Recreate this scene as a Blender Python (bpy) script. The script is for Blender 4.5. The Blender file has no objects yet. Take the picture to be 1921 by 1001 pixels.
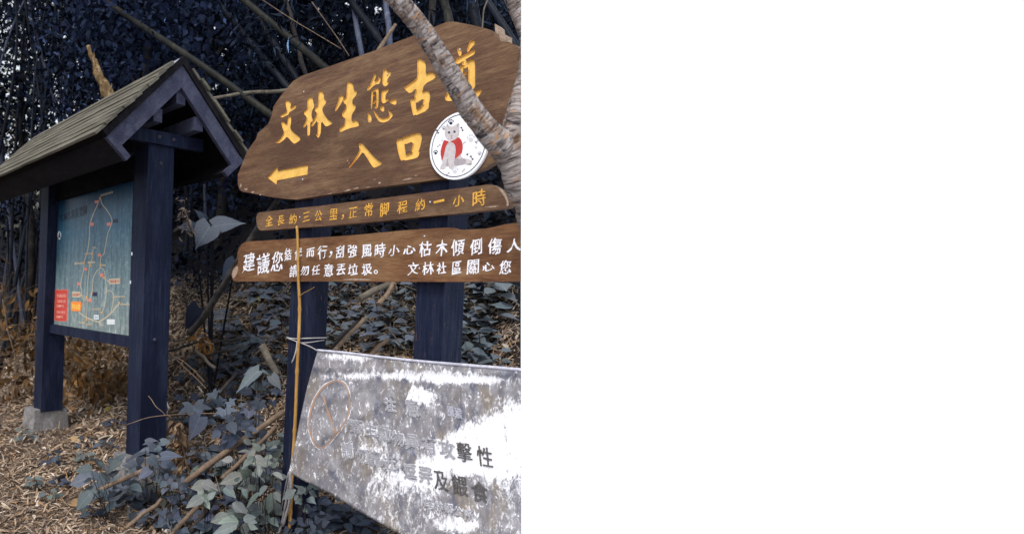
import bpy, bmesh, math, random
import numpy as np
from mathutils import Vector, Matrix, noise as mnoise
from mathutils.geometry import tessellate_polygon
random.seed(7); rng = np.random.default_rng(7)
SC = bpy.context.scene
COL = SC.collection

# ------------------------------------------------------------------ camera
F = 1180.0; CX, CY = 488.0, 500.5; W, H = 1921, 1001
PITCH, ROLL = math.radians(2.25), math.radians(1.3)
CAM = Vector((0, 0, 1.2))
fwd = Vector((0, math.cos(PITCH), math.sin(PITCH)))
up0 = Vector((0, -math.sin(PITCH), math.cos(PITCH)))
rt0 = Vector((1, 0, 0))
rt = rt0*math.cos(ROLL) + up0*math.sin(ROLL)
up = -rt0*math.sin(ROLL) + up0*math.cos(ROLL)
cam = bpy.data.cameras.new('camera'); cam_ob = bpy.data.objects.new('camera', cam); COL.objects.link(cam_ob)
m3 = Matrix((rt, up, -fwd)).transposed()
cam_ob.matrix_world = Matrix.Translation(CAM) @ m3.to_4x4()
cam.sensor_width = 36; cam.lens = 36*F/W; cam.shift_x = (W/2-CX)/W
cam.clip_start = 0.05; cam.clip_end = 500
cam.dof.use_dof = True; cam.dof.focus_distance = 2.9; cam.dof.aperture_fstop = 3.2
SC.camera = cam_ob

# ------------------------------------------------------------------ light
EXPOSURE = 0.88
SUN_EL, SUN_AZ = math.radians(52), math.radians(208)      # azimuth measured clockwise from +Y
wd = bpy.data.worlds.new('World'); SC.world = wd; wd.use_nodes = True
nt = wd.node_tree; nt.nodes.clear()
sky = nt.nodes.new('ShaderNodeTexSky'); sky.sky_type = 'NISHITA'; sky.sun_disc = False
sky.sun_elevation = SUN_EL; sky.sun_rotation = SUN_AZ; sky.dust_density = 1.0; sky.air_density = 1.0
tc = nt.nodes.new('ShaderNodeTexCoord'); sep = nt.nodes.new('ShaderNodeSeparateXYZ')
ab = nt.nodes.new('ShaderNodeMath'); ab.operation = 'ABSOLUTE'
mx = nt.nodes.new('ShaderNodeMath'); mx.operation = 'MULTIPLY_ADD'; mx.inputs[1].default_value = 0.25; mx.inputs[2].default_value = 0.15
cmb = nt.nodes.new('ShaderNodeCombineXYZ')
hs = nt.nodes.new('ShaderNodeHueSaturation'); hs.inputs['Saturation'].default_value = 0.27
bg = nt.nodes.new('ShaderNodeBackground'); bg.inputs['Strength'].default_value = 0.125
out = nt.nodes.new('ShaderNodeOutputWorld')
L = nt.links.new
L(tc.outputs['Generated'], sep.inputs[0]); L(sep.outputs[0], cmb.inputs[0]); L(sep.outputs[1], cmb.inputs[1])
L(sep.outputs[2], ab.inputs[0]); L(ab.outputs[0], mx.inputs[0]); L(mx.outputs[0], cmb.inputs[2])
L(cmb.outputs[0], sky.inputs[0]); L(sky.outputs[0], hs.inputs['Color']); L(hs.outputs[0], bg.inputs['Color']); L(bg.outputs[0], out.inputs[0])
sl = bpy.data.lights.new('sun', 'SUN'); sl.energy = 1.5; sl.angle = math.radians(12); sl.color = (1.0, 0.93, 0.84)
so = bpy.data.objects.new('sun', sl); COL.objects.link(so)
sd = Vector((math.sin(SUN_AZ)*math.cos(SUN_EL), math.cos(SUN_AZ)*math.cos(SUN_EL), math.sin(SUN_EL)))
so.rotation_euler = sd.to_track_quat('Z', 'Y').to_euler(); so.location = (0, -5, 12)
vs = SC.view_settings; vs.view_transform = 'Standard'; vs.look = 'None'; vs.exposure = EXPOSURE; vs.gamma = 1
SC.cycles.max_bounces = 5; SC.cycles.diffuse_bounces = 3; SC.cycles.caustics_reflective = False

# ------------------------------------------------------------------ frames
A = math.atan(918/F)
D1 = Vector((-math.sin(A), math.cos(A), 0)); M1 = Vector((math.cos(A), math.sin(A), 0))
EDGE = 977.2
NCL = (rt - fwd*((EDGE-CX)/F)).normalized()      # the photo ends here; nothing is built beyond
def ray(px, py): return fwd + rt*((px-CX)/F) + up*((CY-py)/F)
def pt(px, py, depth): return CAM + ray(px, py)*depth
class Frame:
    """x along the board to the viewer's right, y up, z out of the face"""
    def __init__(s, origin):
        s.o = Vector(origin); s.x = -D1; s.y = Vector((0,0,1)); s.z = s.x.cross(s.y)
        r = Matrix((s.x, s.y, s.z)).transposed()
        s.m = Matrix.Translation(s.o) @ r.to_4x4(); s.inv = s.m.inverted()
    def hit(s, px, py, z=0.0):
        d = s.inv.to_3x3() @ ray(px, py); o = s.inv @ CAM
        t = (z-o.z)/d.z; p = o+d*t
        return p.x, p.y
    def hitx(s, px, py, x):
        d = s.inv.to_3x3() @ ray(px, py); o = s.inv @ CAM
        t = (x-o.x)/d.x; p = o+d*t
        return p.z, p.y
def terrain(x, y):
    x = np.asarray(x, float); y = np.asarray(y, float)
    w = M1.x*x+M1.y*y; u = D1.x*x+D1.y*y
    k = 0.25
    t = (w-2.55)/k
    ramp = k*np.log1p(np.exp(np.clip(t, -40, 40)))
    ramp = np.where(t > 40, w-2.55, ramp)
    z = 0.80*np.minimum(ramp, 13)
    hf = np.clip(ramp, 0, 1)
    z = z + (0.012+0.06*hf)*(np.sin(3.1*u+1.3*w)+np.sin(2.3*w-1.7*u+1)+0.6*np.sin(6.3*u+2)*np.cos(5.1*w))*0.5
    z = z + 0.01*np.sin(11*x+3*y)*np.sin(9*y-4*x)
    return z
def ground_at(px, py, near=1.5, far=40):
    d = ray(px, py); t = near
    while t < far:
        p = CAM+d*t
        if p.z <= float(terrain(p.x, p.y)): break
        t += 0.02
    p = CAM+d*t; return Vector((p.x, p.y, float(terrain(p.x, p.y))))

# ------------------------------------------------------------------ materials
def node_mat(name, rough=0.7, spec=0.1):
    m = bpy.data.materials.new(name); m.use_nodes = True
    b = m.node_tree.nodes['Principled BSDF']; b.inputs['Roughness'].default_value = rough
    b.inputs['Specular IOR Level'].default_value = spec
    return m, m.node_tree, b
def ramp_node(t, stops):
    r = t.nodes.new('ShaderNodeValToRGB'); e = r.color_ramp.elements
    while len(e) < len(stops): e.new(0.5)
    for i, (p, c) in enumerate(stops): e[i].position = p; e[i].color = (*c, 1)
    return r
def mixc(t, fac, a, b, mode='MIX'):
    n = t.nodes.new('ShaderNodeMix'); n.data_type = 'RGBA'; n.blend_type = mode
    if isinstance(fac, (int, float)): n.inputs[0].default_value = fac
    else: t.links.new(fac, n.inputs[0])
    for v, k in ((a, 6), (b, 7)):
        if isinstance(v, tuple): n.inputs[k].default_value = (*v, 1)
        else: t.links.new(v, n.inputs[k])
    return n.outputs[2]
def noise_node(t, scale, detail=5, rough=0.6, stretch=(1,1,1), coord='Object', off=(0,0,0), dist=0.0):
    c = t.nodes.new('ShaderNodeTexCoord'); mp = t.nodes.new('ShaderNodeMapping')
    mp.inputs['Scale'].default_value = stretch; mp.inputs['Location'].default_value = off
    n = t.nodes.new('ShaderNodeTexNoise'); n.inputs['Scale'].default_value = scale
    n.inputs['Detail'].default_value = detail; n.inputs['Roughness'].default_value = rough; n.inputs['Distortion'].default_value = dist
    t.links.new(c.outputs[coord], mp.inputs[0]); t.links.new(mp.outputs[0], n.inputs[0])
    return n.outputs[0]
def thresh(t, val, lo, hi):
    r = t.nodes.new('ShaderNodeMapRange'); r.inputs[1].default_value = lo; r.inputs[2].default_value = hi
    t.links.new(val, r.inputs[0]); return r.outputs[0]
def bump(t, b, val, strength=0.3, dist=0.01):
    n = t.nodes.new('ShaderNodeBump'); n.inputs['Strength'].default_value = strength; n.inputs['Distance'].default_value = dist
    t.links.new(val, n.inputs['Height']); t.links.new(n.outputs[0], b.inputs['Normal'])
def m_wood(name, dark, mid, light, stretch=(1,1,1), scale=6, rough=0.65, wear=None, wear_at=0.68, bumpy=0.35, spec=0.06, off=(0,0,0), dist=0.5):
    m, t, b = node_mat(name, rough, spec)
    g = noise_node(t, scale, 8, 0.72, stretch, off=off, dist=dist)
    c = ramp_node(t, [(0.31, dark), (0.51, mid), (0.71, light)]); t.links.new(g, c.inputs[0])
    big = noise_node(t, scale*0.35, 3, 0.5, tuple(0.5+0.5*s for s in stretch), off=(3,1,2))
    big2 = noise_node(t, scale*0.5, 5, 0.7, tuple(0.7+0.3*s for s in stretch), off=(8,4,6))
    col = mixc(t, thresh(t, big, 0.45, 0.64), c.outputs[0], tuple(0.50*a+0.30*b_ for a, b_ in zip(mid, dark)))
    col = mixc(t, thresh(t, big2, 0.52, 0.68), col, tuple(0.45*a+0.55*b_ for a, b_ in zip(light, mid)))
    if wear:
        wv = noise_node(t, scale*2.6, 8, 0.75, tuple(0.35+0.65*s for s in stretch), off=(5,5,5))
        col = mixc(t, thresh(t, wv, wear_at, wear_at+0.06), col, wear)
    fine = noise_node(t, scale*5, 6, 0.7, stretch)
    col = mixc(t, 1.0, col, mixc(t, thresh(t, fine, .36, .62), (.76,.74,.74), (1.08,1.08,1.08)), 'MULTIPLY')
    pit = noise_node(t, scale*16, 3, .6, tuple(.4+.6*s for s in stretch), off=(2,2,9)); col = mixc(t, thresh(t, pit, .68, .74), col, mixc(t, 1.0, col, (.35,.33,.33), 'MULTIPLY'))
    t.links.new(col, b.inputs['Base Color'])
    bump(t, b, fine, bumpy, 0.004)
    return m
def m_flat(name, col, rough=0.6, var=0.25, scale=18, spec=0.12, bumpy=0.1):
    m, t, b = node_mat(name, rough, spec)
    g = noise_node(t, scale, 5, 0.65)
    c = ramp_node(t, [(0.3, tuple(x*(1-var) for x in col)), (0.7, tuple(min(1, x*(1+var)) for x in col))]); t.links.new(g, c.inputs[0])
    t.links.new(c.outputs[0], b.inputs['Base Color']); bump(t, b, g, bumpy, 0.003)
    return m
def m_leaf(name, rough=0.55, spec=0.05, veins=False):
    m, t, b = node_mat(name, rough, spec)
    a = t.nodes.new('ShaderNodeAttribute'); a.attribute_name = 'Col'
    g = noise_node(t, 60, 3, 0.6)
    col = mixc(t, thresh(t, g, 0.3, 0.75), a.outputs['Color'], mixc(t, 1.0, a.outputs['Color'], (0.72,0.76,0.80), 'MULTIPLY'))
    if veins:
        la = t.nodes.new('ShaderNodeAttribute'); la.attribute_name = 'LC'; sp = t.nodes.new('ShaderNodeSeparateXYZ'); t.links.new(la.outputs['Vector'], sp.inputs[0])
        def M(op, x, y=None):
            n = t.nodes.new('ShaderNodeMath'); n.operation = op
            for i, v in enumerate((x, y)):
                if v is None: continue
                if isinstance(v, (int, float)): n.inputs[i].default_value = v
                else: t.links.new(v, n.inputs[i])
            return n.outputs[0]
        ax = M('ABSOLUTE', sp.outputs[0]); ph = M('FRACT', M('MULTIPLY', M('SUBTRACT', sp.outputs[1], M('MULTIPLY', ax, .75)), 7.0))
        side = M('LESS_THAN', ph, .14); mid = M('LESS_THAN', ax, .028); v = M('MAXIMUM', M('MULTIPLY', side, .45), mid)
        col = mixc(t, M('MULTIPLY', v, .55), col, mixc(t, 1.0, col, (1.7,1.65,1.5), 'MULTIPLY'))
        blot = noise_node(t, 22, 4, .6); col = mixc(t, thresh(t, blot, .66, .72), col, mixc(t, 1.0, col, (1.1,.75,.5), 'MULTIPLY'))
        bump(t, b, ph, .25, .002)
    t.links.new(col, b.inputs['Base Color']); return m

MAT = {}
MAT['post'] = m_wood('dark_navy_timber', (0.006,0.009,0.023), (0.012,0.017,0.041), (0.034,0.038,0.060), (14,0.7,14), 5, 0.6, (0.095,0.068,0.056), 0.60, .7)
MAT['kpost'] = m_wood('kiosk_navy_timber', (0.007,0.010,0.025), (0.013,0.018,0.042), (0.031,0.038,0.066), (12,0.8,12), 5, 0.6, (0.085,0.09,0.12), 0.645, .7)
MAT['barge'] = m_wood('weathered_blue_timber', (0.032,0.036,0.064), (0.054,0.058,0.096), (0.090,0.092,0.128), (5,3,3), 7, 0.65, (0.16,0.13,0.12), 0.67, .6)
MAT['under'] = m_wood('dark_roof_board', (0.005,0.005,0.008), (0.009,0.009,0.012), (0.018,0.016,0.016), (1,6,6), 5, 0.8)  # dark boards, with the shadow under the roof put into the colour too
MAT['shingle'] = m_wood('grey_green_shingle', (0.060,0.056,0.047), (0.130,0.123,0.100), (0.205,0.192,0.158), (0.7,12,12), 4, 0.9, (0.36,0.35,0.30), 0.66, 0.5)
MAT['sign'] = m_wood('brown_sign_wood', (0.070,0.038,0.032), (0.145,0.083,0.050), (0.225,0.150,0.090), (.75,5.5,5.5), 5.5, 0.55, (0.27,0.195,0.135), 0.67, .5, dist=.12)
MAT['sign_r'] = m_wood('reddish_sign_wood', (0.080,0.036,0.024), (0.170,0.084,0.042), (0.260,0.165,0.090), (.75,4.5,4.5), 5.5, 0.55, (0.29,0.205,0.14), 0.67, .5, off=(2,7,0), dist=.12)
MAT['yellow'] = m_flat('yellow_paint', (0.70,0.42,0.105), 0.55, 0.2, 25)
MAT['yellow_dull'] = m_flat('faded_yellow_paint', (0.62,0.33,0.06), 0.6, 0.25, 40)
MAT['white'] = m_flat('white_paint', (0.74,0.74,0.80), 0.55, 0.10, 30)
MAT['chip'] = m_flat('bare_chipped_wood', (0.30,0.225,0.175), 0.8, 0.35, 90)
MAT['concrete'] = m_wood('weathered_concrete', (0.10,0.095,0.09), (0.21,0.20,0.20), (0.33,0.32,0.33), (1,1,1), 9, 0.95, (0.10,0.085,0.07), 0.62, 1.0)
MAT['steel'] = m_flat('bolt_steel', (0.05,0.05,0.07), 0.4, 0.2)
MAT['screw'] = m_flat('bright_screw', (0.45,0.47,0.55), 0.35, 0.1)
MAT['leaf'] = m_leaf('leaf_surface', spec=0.02); MAT['leafv'] = m_leaf('veined_leaf', .5, .10, True); MAT['straw'] = m_leaf('dry_straw', 0.85, 0.1)
MAT['cane'] = m_wood('yellow_cane', (0.30,0.15,0.035), (0.45,0.25,0.07), (0.56,0.36,0.14), (5,5,1.2), 8, 0.4)
MAT['log'] = m_wood('dead_branch', (0.085,0.06,0.045), (0.20,0.145,0.105), (0.34,0.25,0.18), (9,9,9), 2.5, 0.85, (0.06,0.055,0.055), 0.62, 0.6)
MAT['logdark'] = m_wood('dark_branch', (0.012,0.012,0.016), (0.035,0.032,0.032), (0.075,0.065,0.058), (6,6,6), 3, 0.85)
MAT['loggrey'] = m_wood('grey_branch', (0.06,0.055,0.05), (0.13,0.115,0.095), (0.22,0.19,0.15), (6,6,6), 3, 0.85)
MAT['culm'] = m_wood('bamboo_culm', (0.006,0.008,0.015), (0.013,0.017,0.026), (0.028,0.032,0.042), (4,4,1), 4, 0.45)
MAT['culmgreen'] = m_wood('olive_bamboo_culm', (0.010,0.012,0.013), (0.022,0.023,0.021), (0.042,0.040,0.032), (4,4,1), 4, 0.45)
MAT['culmpale'] = m_wood('pale_bamboo_culm', (0.035,0.042,0.07), (0.075,0.088,0.135), (0.14,0.155,0.21), (5,5,1), 5, 0.6)
MAT['culmdark'] = m_wood('dark_bamboo_culm', (0.005,0.006,0.011), (0.011,0.013,0.021), (0.022,0.025,0.035), (4,4,1), 4, 0.5)
MAT['snag'] = m_wood('rotten_wood', (0.03,0.02,0.012), (0.22,0.145,0.07), (0.46,0.34,0.23), (5,5,2), 7, 0.9, (0.015,0.012,0.012), 0.55, 0.9)
MAT['cord'] = m_flat('grey_cord', (0.38,0.36,0.36), 0.8, 0.2, 60)
def m_bark():
    m, t, b = node_mat('peeling_cherry_bark', 0.75, 0.25)
    a = noise_node(t, 1.0, 7, 0.68, (3.2, 75, 1), 'UV', dist=1.2)
    c = ramp_node(t, [(0.28, (0.030,0.022,0.022)), (0.43, (0.13,0.105,0.098)), (0.52, (0.27,0.23,0.215)), (0.70, (0.50,0.46,0.455))]); t.links.new(a, c.inputs[0])
    big = noise_node(t, 1.0, 3, 0.6, (4, 9, 1), 'UV', (3,3,0))
    col = mixc(t, thresh(t, big, 0.54, 0.66), c.outputs[0], mixc(t, 1.0, c.outputs[0], (0.62,0.42,0.27), 'MULTIPLY'))
    o = noise_node(t, 1.0, 6, 0.7, (5, 60, 1), 'UV', (7,1,0), 1.0)
    col = mixc(t, thresh(t, o, 0.59, 0.65), col, (0.40,0.19,0.07))
    dk = noise_node(t, 1.0, 5, 0.7, (4, 46, 1), 'UV', (1,9,0), 1.0)
    col = mixc(t, thresh(t, dk, 0.55, 0.62), col, (0.028,0.022,0.025))
    t.links.new(col, b.inputs['Base Color']); bump(t, b, a, 0.9, 0.008); return m
MAT['bark'] = m_bark()
def m_ground():
    m, t, b = node_mat('soil_and_litter', 0.95, 0.1)
    a = noise_node(t, 9, 8, 0.7); f = noise_node(t, 70, 6, 0.75)
    c = ramp_node(t, [(0.3, (0.045,0.032,0.026)), (0.52, (0.18,0.13,0.10)), (0.75, (0.36,0.28,0.225))]); t.links.new(f, c.inputs[0])
    col = mixc(t, thresh(t, a, 0.42, 0.72), c.outputs[0], (0.085,0.062,0.05))
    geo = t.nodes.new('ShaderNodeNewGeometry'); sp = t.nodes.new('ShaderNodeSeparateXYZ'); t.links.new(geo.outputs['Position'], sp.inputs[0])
    bank = thresh(t, sp.outputs[2], 0.04, 0.20); col = mixc(t, bank, col, mixc(t, 1.0, col, (.30,.28,.27), 'MULTIPLY'))  # shade in the gaps between straw, put into the bank's soil colour
    upslope = thresh(t, sp.outputs[2], 0.55, 1.15)                       # soil turns darker higher up the bank
    col = mixc(t, upslope, col, (0.010,0.010,0.013))
    t.links.new(col, b.inputs['Base Color']); bump(t, b, f, 0.8, 0.02); return m
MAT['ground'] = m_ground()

# ------------------------------------------------------------------ mesh helpers
def link(name, me, mat=None, parent=None, matrix=None):
    o = bpy.data.objects.new(name, me); COL.objects.link(o)
    if mat is not None and not me.materials: me.materials.append(mat)
    if parent is not None: o.parent = parent
    elif matrix is not None: o.matrix_world = matrix
    return o
def tag(o, label=None, cat=None, group=None, kind=None):
    if label: o['label'] = label
    if cat: o['category'] = cat
    if group: o['group'] = group
    if kind: o['kind'] = kind
    return o
def empty(name, matrix=None, loc=None):
    o = bpy.data.objects.new(name, None); COL.objects.link(o); o.empty_display_size = 0.1
    if matrix is not None: o.matrix_world = matrix
    if loc is not None: o.location = loc
    return o
def clip_bm(bm, matrix=None, fill=True):
    inv = (matrix or Matrix()).inverted()
    co = inv @ CAM; no = (inv.to_3x3() @ NCL).normalized()
    if not any((v.co-co).dot(no) > 0 for v in bm.verts): return
    r = bmesh.ops.bisect_plane(bm, geom=bm.verts[:]+bm.edges[:]+bm.faces[:], plane_co=co, plane_no=no, clear_outer=True)
    if fill:
        ed = [e for e in r['geom_cut'] if isinstance(e, bmesh.types.BMEdge) and e.is_boundary]
        if ed: bmesh.ops.holes_fill(bm, edges=ed, sides=0)
def bm_link(name, bm, mat, parent=None, matrix=None, smooth=False, clip=False, cm=None, fill=True, bevel=0):
    if bevel:
        es = [e for e in bm.edges if len(e.link_faces) == 2 and e.calc_face_angle(0) > 0.6]
        bmesh.ops.bevel(bm, geom=es, offset=bevel, segments=2, affect='EDGES', clamp_overlap=True)
    if clip: clip_bm(bm, cm, fill)
    bmesh.ops.recalc_face_normals(bm, faces=bm.faces[:])
    me = bpy.data.meshes.new(name); bm.to_mesh(me); bm.free()
    if smooth: me.polygons.foreach_set('use_smooth', [True]*len(me.polygons))
    return link(name, me, mat, parent, matrix)
def bm_box(bm, x0, x1, y0, y1, z0, z1):
    v = [bm.verts.new(c) for c in ((x0,y0,z0),(x1,y0,z0),(x1,y1,z0),(x0,y1,z0),(x0,y0,z1),(x1,y0,z1),(x1,y1,z1),(x0,y1,z1))]
    for f in ((0,3,2,1),(4,5,6,7),(0,1,5,4),(1,2,6,5),(2,3,7,6),(3,0,4,7)): bm.faces.new([v[i] for i in f])
def bm_prism(bm, poly, z0, z1, axis='z'):
    """poly of 2D points extruded z0..z1 ('z': xy plane; 'x': (z,y) plane pushed along x)"""
    def P(a, b, c): return (a, b, c) if axis == 'z' else (c, b, a)
    lo = [bm.verts.new(P(a, b, z0)) for a, b in poly]; hi = [bm.verts.new(P(a, b, z1)) for a, b in poly]
    n = len(poly)
    for i in range(n): bm.faces.new((lo[i], lo[(i+1) % n], hi[(i+1) % n], hi[i]))
    for tri in tessellate_polygon([[Vector((a, b, 0)) for a, b in poly]]):
        for s in (lo, hi):
            try: bm.faces.new([s[k] for k in tri])
            except ValueError: pass
def smooth_path(pts, n):
    """Catmull-Rom through rows of numbers"""
    P = np.array(pts, float)
    if len(P) == 2: return np.array([P[0]+(P[1]-P[0])*t for t in np.linspace(0, 1, n)])
    Q = np.vstack([2*P[0]-P[1], P, 2*P[-1]-P[-2]]); o = []
    seg = len(P)-1
    for i in range(n):
        s = min(i/(n-1)*seg, seg-1e-9); k = int(s); t = s-k
        a, b, c, d = Q[k:k+4]
        o.append(0.5*((2*b)+(-a+c)*t+(2*a-5*b+4*c-d)*t*t+(-a+3*b-3*c+d)*t**3))
    return np.array(o)
def bm_tube(bm, pts, radii, seg=8, lump=0.0, uv=True, node=None):
    pts = [Vector(p) for p in pts]; n = len(pts)
    if isinstance(radii, (int, float)): radii = [radii]*n
    rings = []; ref = None; ln = 0; lens = []
    for i, p in enumerate(pts):
        d = (pts[min(i+1, n-1)]-pts[max(i-1, 0)]).normalized()
        if ref is None:
            ref = d.orthogonal().normalized()
        ref = (ref-d*ref.dot(d)).normalized(); bi = d.cross(ref)
        if i: ln += (p-pts[i-1]).length
        lens.append(ln); ring = []
        for k in range(seg):
            a = 2*math.pi*k/seg; q = ref*math.cos(a)+bi*math.sin(a)
            r = radii[i]
            if lump: r *= 1+lump*(mnoise.noise(p*22+q*1.2)+0.6*mnoise.noise(p*60+q*2.5))
            ring.append(bm.verts.new(p+q*r))
        rings.append(ring)
    L_ = bm.loops.layers.uv.verify() if uv else None
    for i in range(n-1):
        for k in range(seg):
            f = bm.faces.new((rings[i][k], rings[i][(k+1) % seg], rings[i+1][(k+1) % seg], rings[i+1][k])); f.smooth = True
            if uv:
                for lp, (uu, vv) in zip(f.loops, ((k, i), (k+1, i), (k+1, i+1), (k, i+1))):
                    lp[L_].uv = (uu/seg, lens[vv])
    bm.faces.new(list(reversed(rings[0]))); bm.faces.new(rings[-1])
def clip_ok(V):
    """V (n,k,3): which pieces stay on the photo's side"""
    return (((V-np.array(CAM)) @ np.array(NCL)).max(axis=1) < 0)
# leaf outlines: (across, along, lift) and faces
def tmpl(hw, base=0.0, fold=0.18, droop=0.12):
    n = len(hw); ts = [i/(n-1) for i in range(n)]; v = []; f = []
    mid = []; lf = []; rg = []
    for t, w in zip(ts, hw):
        tz = -droop*t*t
        mid.append(len(v)); v.append((0, t, tz))
        if w > 0:
            lf.append(len(v)); v.append((-w*0.5, t-(base if t == 0 else 0), tz+fold*w*0.5)); rg.append(len(v)); v.append((w*0.5, t-(base if t == 0 else 0), tz+fold*w*0.5))
        else: lf.append(None); rg.append(None)
    for i in range(n-1):
        for s, o in ((lf, 0), (rg, 1)):
            q = [mid[i], mid[i+1], s[i+1], s[i]] if o == 0 else [mid[i+1], mid[i], s[i], s[i+1]]
            q = [k for k in q if k is not None]
            if len(q) >= 3: f.append(q)
    return np.array(v, float), f
T_OVATE = tmpl([0, .62, .95, 1.0, .80, .45, .16, 0])
T_HEART = tmpl([.72, .95, 1.0, .98, .90, .84, .70, .60, .42, .30, .14, .06, 0], base=0.12, fold=0.12, droop=.18)
T_SERR = tmpl([0, .52, .74, .71, .93, .87, 1.0, .91, .95, .81, .80, .62, .58, .38, .31, .13, 0], fold=0.14, droop=.2)
T_QUAD = (np.array([(0,0,0), (.5,.45,.06), (0,1,-.06), (-.5,.45,.06)], float), [[0,1,2,3]])
T_LANCE = tmpl([0, .8, 1.0, .6, 0], fold=0.2, droop=0.2)
T_STRIP = (np.array([(-.5,0,0), (.5,0,0), (.5,.5,.05), (-.5,.5,.05), (.35,1,-.02), (-.35,1,-.02)], float), [[0,1,2,3], [3,2,4,5]])
def lobed():
    ang = [(-150,.42),(-125,.62),(-100,.38),(-80,.55),(-62,.86),(-45,.50),(-28,.62),(0,1.0),(28,.62),(45,.50),(62,.86),(80,.55),(100,.38),(125,.62),(150,.42)]
    v = [(0,0,0)]; f = []
    for a, r in ang:
        a = math.radians(a); v.append((0.75*math.sin(a)*r*1.25, .35+0.65*math.cos(a)*r-.0, 0.08*r*abs(math.sin(a))-0.05*r))
    v[0] = (0, .35, 0)
    for i in range(1, len(ang)): f.append([0, i, i+1])
    return np.array(v, float), f
T_LOBE = lobed()
def leaf_mesh(name, P, D, N, LEN, WID, C, T, cull=True):
    P, D, N = (np.asarray(a, float) for a in (P, D, N)); LEN = np.asarray(LEN, float); WID = np.asarray(WID, float); C = np.asarray(C, float)
    D = D/np.linalg.norm(D, axis=1, keepdims=True)
    N = N-D*(N*D).sum(1, keepdims=True); N = N/(np.linalg.norm(N, axis=1, keepdims=True)+1e-9)
    S = np.cross(D, N); tv, tf = T
    V = P[:, None, :]+D[:, None, :]*(LEN[:, None, None]*tv[None, :, 1, None])+S[:, None, :]*(WID[:, None, None]*tv[None, :, 0, None])+N[:, None, :]*(LEN[:, None, None]*tv[None, :, 2, None])
    if cull:
        k = clip_ok(V); V = V[k]; C = C[k]
    n, kv = V.shape[0], V.shape[1]
    me = bpy.data.meshes.new(name)
    if n == 0: return me
    sizes = np.array([len(f) for f in tf]); flat = np.concatenate([np.array(f) for f in tf])
    me.vertices.add(n*kv); me.vertices.foreach_set('co', V.reshape(-1).astype(np.float32))
    idx = (flat[None, :]+(np.arange(n)*kv)[:, None]).reshape(-1)
    tot = np.tile(sizes, n); st = np.concatenate([[0], np.cumsum(tot)[:-1]])
    me.loops.add(len(idx)); me.loops.foreach_set('vertex_index', idx.astype(np.int32))
    me.polygons.add(len(tot)); me.polygons.foreach_set('loop_start', st.astype(np.int32)); me.polygons.foreach_set('loop_total', tot.astype(np.int32))
    me.update(calc_edges=True)
    at = me.color_attributes.new('Col', 'FLOAT_COLOR', 'POINT')
    cc = np.ones((n, kv, 4), np.float32); cc[:, :, :3] = C[:, None, :]
    at.data.foreach_set('color', cc.reshape(-1))
    lc = me.attributes.new('LC', 'FLOAT_VECTOR', 'POINT'); lc.data.foreach_set('vector', np.tile(tv.astype(np.float32), (n, 1)).reshape(-1))
    me.validate()
    return me
def join_meshes(name, meshes):
    bm = bmesh.new()
    for m in meshes: bm.from_mesh(m); bpy.data.meshes.remove(m)
    me = bpy.data.meshes.new(name); bm.to_mesh(me); bm.free(); return me
def jit(c, n, v=0.25, hue=0.08):
    c = np.array(c, float)
    return np.clip(c[None, :]*(1+v*rng.uniform(-1, 1, (n, 1)))*(1+hue*rng.uniform(-1, 1, (n, 3))), 0, 1)
def rdir(n, up_bias=0.0):
    d = rng.normal(size=(n, 3)); d[:, 2] += up_bias; return d/np.linalg.norm(d, axis=1, keepdims=True)

# ------------------------------------------------------------------ lettering
_gl = {}
def glyph(ch):
    k = ch
    if k in _gl: return _gl[k]
    cu = bpy.data.curves.new('glyph', 'FONT'); cu.body = ch; cu.size = 1; cu.extrude = 0.5; cu.resolution_u = 3
    o = bpy.data.objects.new('glyph', cu); COL.objects.link(o)
    dg = bpy.context.evaluated_depsgraph_get(); ev = o.evaluated_get(dg); me = ev.to_mesh()
    v = np.array([tuple(p.co) for p in me.vertices]) if me.vertices else np.zeros((0, 3))
    f = [list(p.vertices) for p in me.polygons]
    ev.to_mesh_clear(); bpy.data.objects.remove(o); bpy.data.curves.remove(cu)
    if len(v):
        lo, hi = v[:, :2].min(0), v[:, :2].max(0); v[:, :2] = (v[:, :2]-lo)/np.maximum(hi-lo, 1e-6); v[:, 2] = (v[:, 2] > 0)*1.0
    _gl[k] = (v, f); return _gl[k]
def bm_glyph(bm, ch, to_local, cx, cy, w, h, slope=0.0, lean=0.0, bold=0.0, wob=0.0, z0=-0.001, z1=0.0015, rot=0.0, zf=None):
    """one character whose box is centred on photo point cx,cy; to_local(px,py) gives board coordinates"""
    v, f = glyph(ch)
    if not len(v): return
    sd_ = random.random()*50
    shifts = [(0, 0)] if bold < 0.005 else [(-bold, -bold*.5), (bold, bold*.5), (0, bold*.9), (0, -bold*.9)][:(2 if bold < .02 else 4)]
    for si, (sx, sy) in enumerate(shifts):
      nv = []
      for a, b, c in v:
        a = a*(1-2*bold)+bold+sx; b = b*(1-2*bold)+bold+sy
        if wob:
            a0, b0 = a, b; a += wob*(mnoise.noise(Vector((a0*2.0, b0*2.0, sd_)))+.45*mnoise.noise(Vector((a0*6, b0*6, sd_)))); b += wob*(mnoise.noise(Vector((a0*2.0, b0*2.0, sd_+9)))+.45*mnoise.noise(Vector((a0*6, b0*6, sd_+9))))
        dx = (a-.5)*w + (b-.5)*h*lean; dy = -(b-.5)*h
        x = cx+dx; y = cy+dy+dx*slope
        lx, ly = to_local(x, y)
        z = zf(x, y) if zf else 0.0
        nv.append(bm.verts.new((lx, ly, z+(z1+si*6e-5 if c > 0.5 else z0-si*6e-5))))
      for q in f:
        try: bm.faces.new([nv[i] for i in q])
        except ValueError: pass
def zc(x0, y0, s): return lambda p: (x0+p[0]/s, y0+p[1]/s)

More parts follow.
